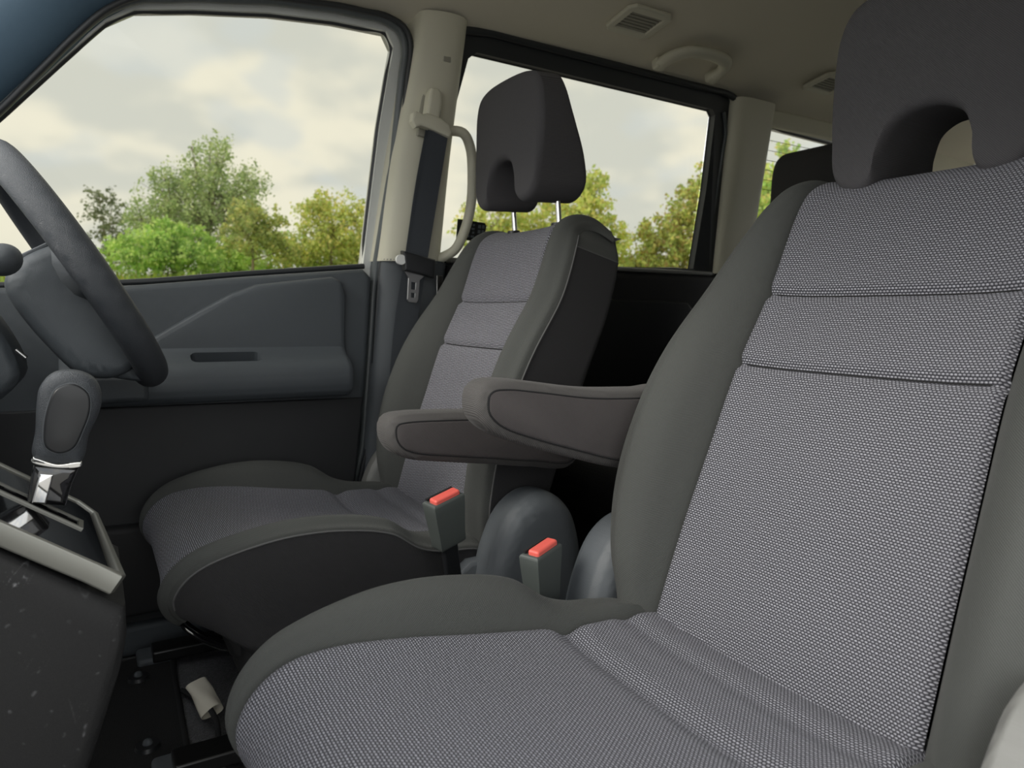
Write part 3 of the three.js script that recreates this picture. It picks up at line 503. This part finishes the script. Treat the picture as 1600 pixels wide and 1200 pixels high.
function makeSeat(label, pos, inner, recline, arm, outerHigh, headY, headX) {
  const t = thing('front_seat', label, 'car seat', pos, 'front seats');
  const J = 0.30;                                            // cushion joint above the floor
  const add = (n, g, m, l) => part(n, g.translate(0, J, 0), m, t, l);
  const addBack = (n, g, m, l) => part(n, g.rotateZ(recline).translate(0, J, 0), m, t, l);
  // backrest
  seatSkin(addBack, backPath, backW, backP, backB, [{ s: 0.388, depth: 0.007, w: 0.006, split: true }, { s: 0.486, depth: 0.007, w: 0.006, split: true }], 0.0, 0.725, { cut: 0.588, x: [[0, 0.10], [0.2, 0.145], [0.375, 0.205], [0.5, 0.265], [0.58, 0.309], [0.63, 0.325], [0.68, 0.326], [0.73, 0.318]], y: [[0, -0.05], [0.2, 0.11], [0.375, 0.25], [0.5, 0.355], [0.58, 0.44], [0.63, 0.478], [0.68, 0.495], [0.73, 0.497]] }, 0.024);
  const rearAt = (s) => [key(s, [[0, 0.10], [0.2, 0.145], [0.375, 0.205], [0.5, 0.265], [0.58, 0.309], [0.63, 0.325], [0.68, 0.326], [0.73, 0.318]]), key(s, [[0, -0.05], [0.2, 0.11], [0.375, 0.25], [0.5, 0.355], [0.58, 0.44], [0.63, 0.478], [0.68, 0.495], [0.73, 0.497]])];
  addBack('rear_panel', grid(30, 60, (u, v) => { const sv = 0.725 * v, [x, y] = rearAt(sv), w = key(sv, backW) - 0.022, q = 2 * u - 1; return [x + 0.012 * (1 - q * q), y + 0.002 * (1 - q * q), q * w, q * w, sv]; }), M.side, 'black cloth rear panel');
  // headrest
  const hs = [[-0.120, 0.060], [-0.112, 0.022], [-0.094, 0.004], [-0.070, 0.000], [-0.058, 0.010], [-0.053, 0.040], [-0.040, 0.070], [-0.020, 0.083], [0.0, 0.086], [0.020, 0.083], [0.040, 0.070], [0.053, 0.040], [0.058, 0.010], [0.070, 0.000], [0.094, 0.004], [0.112, 0.022], [0.120, 0.060], [0.127, 0.11], [0.128, 0.16], [0.122, 0.203], [0.108, 0.226], [0.08, 0.236], [0, 0.240], [-0.08, 0.236], [-0.108, 0.226], [-0.122, 0.203], [-0.128, 0.16], [-0.127, 0.11]];
  const outl = new THREE.CatmullRomCurve3(hs.map((p) => V(p[0], p[1], 0)), true, 'centripetal').getSpacedPoints(200);
  const rows = []; const bev = 0.016, T = 0.12;
  for (let k = 0; k <= 12; k++) rows.push([1 - k / 12, 1, 0]);
  for (let k = 1; k <= 7; k++) { const a = k / 7 * Math.PI / 2; rows.push([0, 1 - Math.sin(a), bev * (1 - Math.cos(a))]); }
  for (let k = 1; k <= 10; k++) rows.push([0, 0, lerp(bev, T - bev, k / 10)]);
  for (let k = 1; k <= 7; k++) { const a = k / 7 * Math.PI / 2; rows.push([0, 1 - Math.cos(a), T - bev * (1 - Math.sin(a))]); }
  for (let k = 1; k <= 12; k++) rows.push([k / 12, 1, T]);
  const hg = grid(200, rows.length - 1, (u, v) => {
    const o = outl[Math.round(u * 200)], [f, be, x0] = rows[Math.round(v * (rows.length - 1))], c = V(clamp(o.x, -0.088, 0.088), 0.140, 0), d = c.clone().sub(o), l = d.length();
    const p = o.clone().addScaledVector(d, Math.max(0, Math.min(1, (0.015 * be + f * (l - 0.015)) / l))), z = p.x, y = p.y;
    const th = lerp(1.0, 0.46, sstep(0.02, 0.24, y)), bow = -0.010 * (1 - (z / 0.128) ** 2) * (1 - x0 / T);
    return [0.004 + x0 * th + bow + 0.08 * (y - 0.1), y, z, z, y];
  });
  hg.translate(headX, headY, 0);
  const hr = addBack('headrest', hg, M.headcloth, 'dark charcoal cloth headrest with arched notch');
  for (const s of [-1, 1]) {
    part('headrest_post', tube([[0.262, 0.50, s * 0.083], [0.262, 0.53, s * 0.083], [0.259, 0.60, s * 0.083], [0.256, 0.64, s * 0.083]], 0.0055, 10, 12).rotateZ(recline).translate(0, J, 0), M.chrome, hr, 'bright chrome post');
    addBack('post_collar', new THREE.CylinderGeometry(0.013, 0.015, 0.010, 20).translate(0.259, 0.531, s * 0.083), M.blackSatin);
  }
  // cushion
  seatSkin(add, cushPath, cushW, cushP, cushB, [{ s: 0.205, depth: 0.010, w: 0.016 }, { s: 0.118, depth: 0.006, w: 0.014 }], 0.0, 0.615, { x: [[0, 0.05], [0.1, -0.03], [0.2, -0.13], [0.3, -0.22], [0.4, -0.31], [0.47, -0.362], [0.53, -0.388], [0.62, -0.405]], y: [[0, -0.07], [0.1, -0.085], [0.2, -0.11], [0.3, -0.13], [0.4, -0.13], [0.47, -0.118], [0.53, -0.10], [0.62, -0.078]] }, 0.009);
  const cf = []; for (let s = 0.01; s <= 0.60; s += 0.02) { const [x, y, nx, ny] = cushPath.at(s); cf.push([x - nx * 0.02, y - ny * 0.02]); }
  add('cushion_side', coreSlab([...cf, [-0.40, -0.082], [-0.36, -0.11], [-0.18, -0.125], [-0.14, -0.09], [0.05, -0.07]], (x, y) => key(-x, [[-0.06, 0.222], [0.05, 0.240], [0.2, 0.254], [0.35, 0.250], [0.42, 0.240], [0.45, 0.228], [0.49, 0.212]]) - 0.016), M.side, 'black cloth cushion side');
  // base below the cushion
  add('seat_frame', box(0.42, 0.08, 0.42, -0.18, -0.125, 0, 0.02), M.black);
  add('front_valance', slab([[-0.42, -0.06], [-0.20, -0.08], [-0.20, -0.22], [-0.33, -0.20], [-0.40, -0.12]], 0.40, 0.012).translate(0, 0, 0), M.black);
  for (const s of [-1, 1]) {
    add('slide_rail', box(0.56, 0.022, 0.050, -0.20, -0.262, s * 0.19, 0.004), M.railSteel);
    add('rail_slider', box(0.40, 0.030, 0.026, -0.17, -0.237, s * 0.19, 0.004), M.railSteel);
    add('rail_foot', box(0.06, 0.034, 0.060, -0.475, -0.281, s * 0.19 - 0.01, 0.008), M.plasticGrey);
    add('frame_leg', box(0.28, 0.09, 0.018, -0.16, -0.19, s * 0.19, 0.004), M.black);
  }
  add('slide_bar', tube([[-0.28, -0.15, 0.18], [-0.36, -0.125, 0.185], [-0.41, -0.112, 0.165], [-0.445, -0.105, 0.10], [-0.455, -0.102, 0.0], [-0.445, -0.105, -0.10], [-0.41, -0.112, -0.165], [-0.36, -0.125, -0.185], [-0.28, -0.15, -0.18]], 0.007, 60, 10), M.gloss, 'thin black seat adjustment bar');
  // recliner covers
  const dome = [[-0.075, -0.16], [-0.068, -0.06], [-0.052, 0.01], [-0.022, 0.066], [0.018, 0.090], [0.055, 0.086], [0.090, 0.058], [0.110, 0.010], [0.118, -0.06], [0.118, -0.16]];
  add('recliner_cover', slab(dome, 0.085, 0.032, 90, 1.0, 8).translate(0.022, 0, inner * 0.278), M.plasticGrey, 'rounded dark grey plastic recliner cover');
  add('recliner_shield', slab([[-0.19, -0.16], [-0.19, -0.10], [-0.10, -0.055], [-0.05, -0.02], [0.02, -0.02], [0.02, -0.16]], 0.03, 0.006).translate(0, 0, inner * 0.253), M.plasticGrey);
  const od = outerHigh ? [[-0.20, -0.16], [-0.185, -0.03], [-0.13, -0.012], [-0.10, 0.012], [-0.075, 0.065], [-0.045, 0.10], [0.0, 0.115], [0.06, 0.10], [0.118, 0.02], [0.125, -0.16]] : dome;
  add('outer_cover', slab(od, 0.04, 0.010, 100, 0.9, 4).translate(0, 0, -inner * (outerHigh ? 0.258 : 0.238)), M.plasticPale, 'pale grey plastic side cover');
  // armrest hinged at the inner edge
  const az = inner * 0.288, aShape = arm, w = 0.058;
  const ag = slab(aShape, w, 0.016, 90, 1.0, 5);
  const a = part('armrest', ag.translate(0, J, az), M.armfab, t, 'padded cloth armrest folded down');
  const cx = -0.04; let cy = 0; aShape.forEach((p) => cy += p[1] / aShape.length);
  const insetCurve = new THREE.CatmullRomCurve3(aShape.map((p) => V(p[0], p[1], 0)), true, 'centripetal').getSpacedPoints(120).slice(0, -1);
  const inset = insetCurve.map((p, i) => { const q = insetCurve[(i + 1) % insetCurve.length], o = insetCurve[(i + insetCurve.length - 1) % insetCurve.length], n = V(q.y - o.y, o.x - q.x, 0).normalize(); return [p, n]; });
  const sgn = THREE.ShapeUtils.area(insetCurve.map((p) => new THREE.Vector2(p.x, p.y))) > 0 ? -1 : 1;
  const ipts = inset.map(([p, n]) => [p.x + sgn * n.x * 0.012, p.y + sgn * n.y * 0.012]);
  for (const s of [-1, 1]) {
    const sp = slab(ipts, 0.006, 0.0025, 0, 0.8, 2).translate(0, J, az + s * (w / 2 - 0.001)); part('side_pad', sp, M.armpad, a, 'flat inset cloth side pad');
    part('pad_seam', tube(ipts.filter((_, i) => i % 2 === 0).map(([x, y]) => [x, y + J, az + s * (w / 2 + 0.0003)]), 0.0014, 160, 6, true), M.thread, a);
  }
  return t;
}
M.armpad = mat({ map: twillMap(0.33, 0.312, 0.312), bumpMap: twillBump, bumpScale: 0.0003, roughness: 0.95 });
const FLOOR = 0.06;
// armrest outlines in seat coordinates (x from the joint, y above the joint)
const armN = [[-0.197, 0.256], [-0.194, 0.273], [-0.182, 0.283], [-0.16, 0.285], [-0.11, 0.279], [-0.03, 0.268], [0.06, 0.264], [0.12, 0.262], [0.14, 0.21], [0.10, 0.150], [0.02, 0.158], [-0.06, 0.180], [-0.13, 0.202], [-0.168, 0.217], [-0.186, 0.230], [-0.195, 0.243]];
const armF = [[-0.207, 0.206], [-0.205, 0.220], [-0.196, 0.229], [-0.175, 0.232], [-0.12, 0.231], [-0.03, 0.227], [0.06, 0.226], [0.12, 0.228], [0.14, 0.18], [0.11, 0.128], [0.03, 0.134], [-0.05, 0.146], [-0.12, 0.156], [-0.17, 0.165], [-0.193, 0.176], [-0.204, 0.191]];
makeSeat('grey patterned front passenger seat filling the right of the picture', [0, FLOOR, 0.385], -1, 0, armN, true, 0.512, 0.225);
makeSeat('grey patterned driver seat by the far door, behind the steering wheel', [-0.029, FLOOR - 0.010, -0.385], 1, 0.0536, armF, false, 0.575, 0.190);

// ---------- belt buckles ----------
function buckle(label, pos, tilt, turn, lean, strapH) {
  const t = thing('belt_buckle', label, 'belt buckle', pos, 'front seat belt buckles');
  const hx = 0.027, hz = 0.0135, H = 0.078;
  const g = new THREE.ExtrudeGeometry(shapeOf([[-hx, -hz], [hx, -hz], [hx, hz], [-hx, hz]]), { depth: H - 0.008, steps: 6, bevelEnabled: true, bevelSize: 0.004, bevelThickness: 0.004, bevelOffset: -0.003, bevelSegments: 3 });
  g.rotateX(-Math.PI / 2); warp(g, (x, y, z) => { const k = lerp(0.82, 1, sstep(0, H, y)); return [x * k, y, z * k]; });
  const body = part('housing', smoothed(g, 0.6).translate(0, strapH, 0), M.buckle, t);
  part('release_button', box(0.046, 0.010, 0.0165, 0.0, strapH + H - 0.0025, 0.0035, 0.0035), M.red, body, 'bright red release button');
  part('tongue_slot', box(0.048, 0.003, 0.004, 0.0, strapH + H - 0.0012, -0.009), M.thread, body);
  part('strap', box(0.028, strapH + 0.02, 0.010, 0.0, (strapH - 0.02) / 2 + 0.02, 0, 0.004), M.blackSatin, t);
  t.rotation.set(lean, turn, tilt); return t;
}
M.buckle = mat({ color: lin(0.075, 0.085, 0.08), roughness: 0.5, bumpMap: grainBump, bumpScale: 0.0001 });
buckle('seat belt buckle with red button beside the driver seat cushion', [-0.120, 0.285, -0.088], 0.20, 0.25, 0.10, 0.105);
buckle('seat belt buckle with red button beside the front passenger seat', [-0.076, 0.236, 0.096], 0.12, 0.40, 0.02, 0.115);

// ---------- rear seats ----------
function rearSeat(label, z, x) {
  const t = thing('rear_seat', label, 'car seat', [x, FLOOR, z], 'second row seats');
  const prof = [[-0.02, 0.30], [0.05, 0.45], [0.11, 0.62], [0.155, 0.78], [0.175, 0.845], [0.20, 0.872], [0.24, 0.872], [0.265, 0.85], [0.255, 0.72], [0.20, 0.48], [0.16, 0.26], [0.02, 0.26]];
  const b = slab(prof, 0.50, 0.03, 60, 0.9, 5); warp(b, (xx, y, zz) => [xx, y, zz * lerp(1, 0.86, sstep(0.62, 0.90, y))]); part('backrest', planarUV(smoothed(b, 0.9)), M.side, t);
  const c = slab([[-0.47, 0.24], [-0.49, 0.30], [-0.46, 0.34], [-0.3, 0.345], [0.05, 0.31], [0.12, 0.26], [0.05, 0.16], [-0.4, 0.16]], 0.50, 0.03, 60, 0.9, 5); part('cushion', c, M.side, t);
  part('seat_base', box(0.34, 0.15, 0.36, -0.16, 0.09, 0, 0.02), M.black, t);
  const h = slab([[-0.055, 0.0], [-0.062, 0.07], [-0.05, 0.16], [-0.02, 0.185], [0.02, 0.18], [0.045, 0.13], [0.055, 0.04], [0.04, -0.005]], 0.25, 0.03, 60, 0.9, 5); h.translate(0.215, 0.915, 0); part('headrest', h, M.side, t, 'charcoal rear headrest');
  for (const s of [-1, 1]) part('headrest_post', tube([[0.215, 0.85, s * 0.06], [0.215, 0.94, s * 0.06]], 0.006, 4, 10), M.chrome, t);
  return t;
}
rearSeat('dark rear seat whose headrest stands against the quarter window', -0.36, 0.85);
rearSeat('dark rear seat glimpsed through the passenger headrest notch', 0.36, 0.95);

// ---------- steering wheel, column, dashboard ----------
{
  const t = thing('steering_wheel', 'dark leather steering wheel in front of the driver window', 'steering wheel', [-0.597, 0.778, -0.385]);
  t.rotation.order = 'ZYX'; t.rotation.y = 0.06; t.rotation.z = 0.54;                                 // local y lies in the rim plane (up), local x is the axis to the driver
  const rim = new THREE.TorusGeometry(0.180, 0.0190, 24, 120); rim.rotateY(Math.PI / 2); rim.scale(1.18, 1, 1);
  { const p = rim.attributes.position, uv = rim.attributes.uv; for (let i = 0; i < p.count; i++) uv.setXY(i, uv.getX(i) * 1.13, uv.getY(i) * 0.11); }
  part('rim', rim, M.leather, t);
  part('rim_seam', new THREE.TorusGeometry(0.1655, 0.0008, 6, 120).rotateY(Math.PI / 2).translate(-0.012, 0, 0), M.thread, t);
  const hub = slab([[-0.088, -0.100], [-0.088, 0.020], [-0.060, 0.040], [-0.006, 0.040], [0.018, 0.030], [0.030, 0.0], [0.028, -0.06], [0.014, -0.115], [-0.012, -0.15], [-0.05, -0.15], [-0.08, -0.125]], 0.19, 0.022, 80, 0.9, 5); part('hub', hub, M.plastic, t);
  part('hub_cap', slab([[-0.062, 0.041], [-0.062, 0.047], [-0.006, 0.047], [-0.006, 0.041]], 0.15, 0.0025), M.plasticGrey, t);
  for (const s of [-1, 1]) {
    part('spoke', grid(10, 20, (u, v) => { const a = u * 2 * Math.PI, z = lerp(0.07, 0.172, v), h = lerp(0.045, 0.026, v), k = lerp(0.022, 0.012, v); return [-0.014 * (1 - v) + k * Math.cos(a), -0.005 + h * Math.sin(a), s * z]; }), M.plasticGrey, t);
  }
  part('lower_spoke', slab([[-0.085, -0.085], [-0.005, -0.085], [0.012, -0.160], [-0.008, -0.180], [-0.045, -0.155], [-0.07, -0.125]], 0.15, 0.014, 50, 0.9, 4), M.plastic, t);
  const c = thing('steering_column', 'dark steering column shroud with stalk behind the wheel', 'steering column', [-0.70, 0.72, -0.385]);
  c.rotation.z = Math.PI / 6;
  part('shroud', slab([[-0.20, -0.09], [-0.20, 0.05], [0.0, 0.055], [0.018, 0.04], [0.018, -0.07], [0.0, -0.10]], 0.17, 0.02, 60, 0.9, 4).translate(-0.025, -0.0, 0), M.plastic, c);
  part('stalk', tube([[-0.03, 0.03, 0.05], [0.02, 0.035, 0.12], [0.05, 0.037, 0.165]], 0.006, 12, 8), M.blackSatin, c);
  part('stalk_knob', new THREE.SphereGeometry(1, 24, 16).scale(0.021, 0.019, 0.030).translate(0.056, 0.038, 0.185), M.plastic, c, 'rounded stalk end');
  part('key_ring_trim', tube([[0.0, -0.06, 0.083], [0.004, -0.075, 0.086]], 0.003, 4, 8), M.steel, c);
  const d = thing('dashboard', 'dark dashboard ahead of the steering wheel', 'dashboard', [-1.0, 0.45, 0]);
  part('upper_pad', slab([[-0.40, 0.15], [-0.38, 0.35], [0.02, 0.37], [0.14, 0.33], [0.17, 0.26], [0.16, 0.12]], 1.42, 0.03, 80, 0.9, 4), M.plastic, d);
  part('lower_panel', slab([[0.0, -0.14], [-0.02, 0.14], [0.16, 0.14], [0.19, 0.05], [0.17, -0.06]], 1.40, 0.02), M.black, d);
  part('instrument_hood', slab([[-0.10, 0.34], [-0.06, 0.42], [0.10, 0.40], [0.16, 0.34]], 0.36, 0.02, 50, 0.9, 4).translate(0, 0, -0.385), M.plastic, d);
  part('knee_panel', slab([[0.10, -0.02], [0.12, 0.14], [0.235, 0.155], [0.245, 0.10], [0.22, -0.02]], 0.46, 0.015, 0, 0.7).translate(0, 0, -0.40), M.plastic, d);
  part('trim_strip', tube([[0.20, 0.165, -0.1], [0.27, 0.172, -0.17], [0.285, 0.175, -0.26]], 0.0025, 20, 6), M.steel, d);
}
// ---------- centre console with gear selector ----------
{
  const t = thing('centre_console', 'black centre console with silver-framed selector panel and scuffed lower side', 'console', [-0.70, FLOOR, 0.01]);
  const L = (g) => g.translate(-t.position.x, -t.position.y, -t.position.z);
  // lower side body, tapering back to the floor
  part('lower_side', L(planarUV(slab([[-0.80, 0.06], [-0.67, 0.06], [-0.64, 0.20], [-0.60, 0.298], [-0.587, 0.337], [-0.572, 0.384], [-0.566, 0.414], [-0.566, 0.445], [-0.70, 0.545], [-0.80, 0.60]], 0.215, 0.014).translate(0, 0, 0.01))), M.scuffed, t, 'scuffed black plastic side with pale scratches');
  // selector panel: plane falling to the back
  const A = V(-0.76, 0.612, 0), B = V(-0.566, 0.474, 0), dir = B.clone().sub(A), len = dir.length(); dir.normalize();
  const q = new THREE.Quaternion().setFromUnitVectors(V(1, 0, 0), dir);
  const inPlane = (g) => L(g.applyQuaternion(q).translate(A.x, A.y, A.z + 0.01));
  const o = [[-0.05, -0.108], [len - 0.028, -0.108], [len - 0.004, -0.112], [len, -0.104], [len - 0.024, 0.088], [len - 0.045, 0.108], [-0.05, 0.108]];
  const flip = (p) => p.map(([a, b]) => [a, b]);
  const frame = shapeOf(flip(o)); frame.holes.push(new THREE.Path([[-0.045, -0.1035], [len - 0.030, -0.1035], [len - 0.007, -0.1025], [len - 0.029, 0.085], [len - 0.0475, 0.1035], [-0.045, 0.1035]].map((p) => new THREE.Vector2(...p))));
  const fg = new THREE.ExtrudeGeometry(frame, { depth: 0.016, bevelEnabled: true, bevelSize: 0.002, bevelThickness: 0.002, bevelOffset: -0.0015, bevelSegments: 3 }); fg.rotateX(-Math.PI / 2); fg.translate(0, -0.0155, 0);
  part('silver_frame', inPlane(smoothed(fg, 0.6)), M.silver, t, 'satin silver frame');
  const plate = shapeOf([[-0.045, -0.103], [len - 0.015, -0.103], [len - 0.034, 0.086], [len - 0.052, 0.103], [-0.045, 0.103]]);
  plate.holes.push(new THREE.Path([[0.02, -0.004], [len - 0.045, -0.004], [len - 0.045, 0.020], [0.02, 0.020]].map((p) => new THREE.Vector2(...p))));
  const pg = new THREE.ExtrudeGeometry(plate, { depth: 0.010, bevelEnabled: false }); pg.rotateX(-Math.PI / 2); pg.translate(0, -0.010, 0);
  part('gloss_panel', inPlane(pg), M.gloss, t, 'piano black panel');
  part('gate_floor', inPlane(box(len - 0.05, 0.004, 0.03, len / 2 - 0.01, -0.016, -0.008)), M.plasticGrey, t);
  const gt = shapeOf([[0.016, -0.008], [len - 0.041, -0.008], [len - 0.041, 0.024], [0.016, 0.024]]); gt.holes.push(new THREE.Path([[0.021, -0.004], [len - 0.046, -0.004], [len - 0.046, 0.020], [0.021, 0.020]].map((p) => new THREE.Vector2(...p))));
  const gg = new THREE.ExtrudeGeometry(gt, { depth: 0.003, bevelEnabled: false }); gg.rotateX(-Math.PI / 2); gg.translate(0, -0.001, 0);
  part('gate_rim', inPlane(gg), M.silver, t, 'thin silver rim around the selector slot');
  // gear lever
  const g = thing('gear_lever', 'leather-look gear lever with chrome collar on the centre console', 'gear lever', [-0.629, 0.515, 0.0]);
  g.rotation.z = -0.20;
  const knob = puff([[-0.021, 0.058], [-0.0235, 0.085], [-0.0265, 0.110], [-0.0265, 0.128], [-0.018, 0.143], [0.0, 0.149], [0.018, 0.144], [0.0275, 0.129], [0.0285, 0.112], [0.023, 0.085], [0.0205, 0.058], [0.0, 0.053]], 120, (x, y) => [0.001, clamp(y, 0.075, 0.122)], 0.046, 0.015, 0.002); part('knob', knob, M.leather, g);
  const ov = [[0.0, 0.066], [-0.012, 0.071], [-0.0165, 0.088], [-0.0165, 0.112], [-0.012, 0.130], [0.001, 0.137], [0.015, 0.130], [0.0195, 0.114], [0.017, 0.092], [0.011, 0.072]];
  part('knob_panel', puff(ov, 90, (x, y) => [0.001, clamp(y, 0.085, 0.118)], 0.006, 0.0028, 0.0012).translate(0.0, 0, 0.0225), M.blackSatin, g, 'smooth oval side panel');
  part('panel_edge', tube(ov.map(([x, y]) => [x, y, 0.0228]), 0.0011, 100, 6, true), M.plasticGrey, g);
  part('chrome_ring', slab([[-0.0215, 0.055], [-0.021, 0.059], [0.0, 0.055], [0.0205, 0.059], [0.021, 0.055], [0.0, 0.051]], 0.044, 0.0012, 60, 1, 3), M.chrome, g);
  part('shank', slab([[-0.020, 0.052], [0.0195, 0.052], [0.016, 0.035], [0.014, 0.012], [-0.019, 0.012], [-0.020, 0.03]], 0.036, 0.006), M.gloss, g, 'glossy black shank');
  part('chrome_plate', slab([[-0.013, 0.044], [-0.001, 0.044], [-0.003, 0.014], [-0.015, 0.014]], 0.004, 0.0015).translate(0, 0, 0.018), M.chrome, g, 'mirror chrome plate');
}

// ---------- floor: driver mat, wire with tag ----------
{
  const m = thing('floor_mat', 'black pile driver floor mat with two round fixings', 'floor mat', [-0.75, FLOOR, -0.38]);
  part('pile', planarUV(slab([[-0.25, -0.26], [0.245, -0.26], [0.262, -0.245], [0.272, 0.20], [0.255, 0.215], [-0.25, 0.215]], 0.014, 0.005).rotateX(-Math.PI / 2).translate(0, 0.008, 0), 'x', 'z'), M.matPile, m);
  part('edge_binding', tube(dense([[-0.25, 0.26], [0.245, 0.26], [0.262, 0.245], [0.272, -0.20], [0.255, -0.215], [-0.25, -0.215]]).map(([x, z]) => [x, 0.010, z]), 0.006, 160, 8, true), M.black, m);
  for (const [x, z] of [[0.215, -0.13], [0.215, 0.10]]) { const f = part('fixing', new THREE.CylinderGeometry(0.016, 0.018, 0.006, 24).translate(x, 0.018, z), M.blackSatin, m); part('fixing_knob', new THREE.SphereGeometry(0.007, 14, 10).translate(x, 0.022, z), M.plasticGrey, f); }
  const w = thing('tagged_wire', 'black wire with a white paper sleeve lying on the carpet', 'wire', [-0.452, FLOOR, -0.335]);
  part('wire', tube([[-0.02, 0.012, -0.10], [-0.005, 0.03, -0.03], [0.0, 0.04, 0.0], [0.012, 0.03, 0.05], [0.01, 0.01, 0.13], [0.03, 0.008, 0.18]], 0.0045, 40, 8), M.black, w);
  const sl = grid(24, 12, (u, v) => { const a = u * 5.9 + 0.2, r = lerp(0.016, 0.0175, v) + 0.002 * Math.sin(3 * a + 4 * v); return [r * Math.cos(a), r * 0.7 * Math.sin(a), (v - 0.5) * 0.062]; }); sl.rotateY(0.3); sl.rotateX(0.45); sl.translate(0.003, 0.042, 0.0);
  const slm = part('paper_sleeve', sl, M.tagWhite, w, 'off-white paper sleeve'); slm.material.side = THREE.DoubleSide;
  const p = thing('door_plug', 'tiny white plug at the foot of the driver door pillar', 'plug', [-0.05, 0.36, -0.62]);
  part('cap', new THREE.CapsuleGeometry(0.005, 0.012, 6, 12), M.white, p);
}

scene.traverse((o) => { if (o.isMesh) { o.castShadow = true; o.receiveShadow = true; } });
renderer.render(scene, camera);
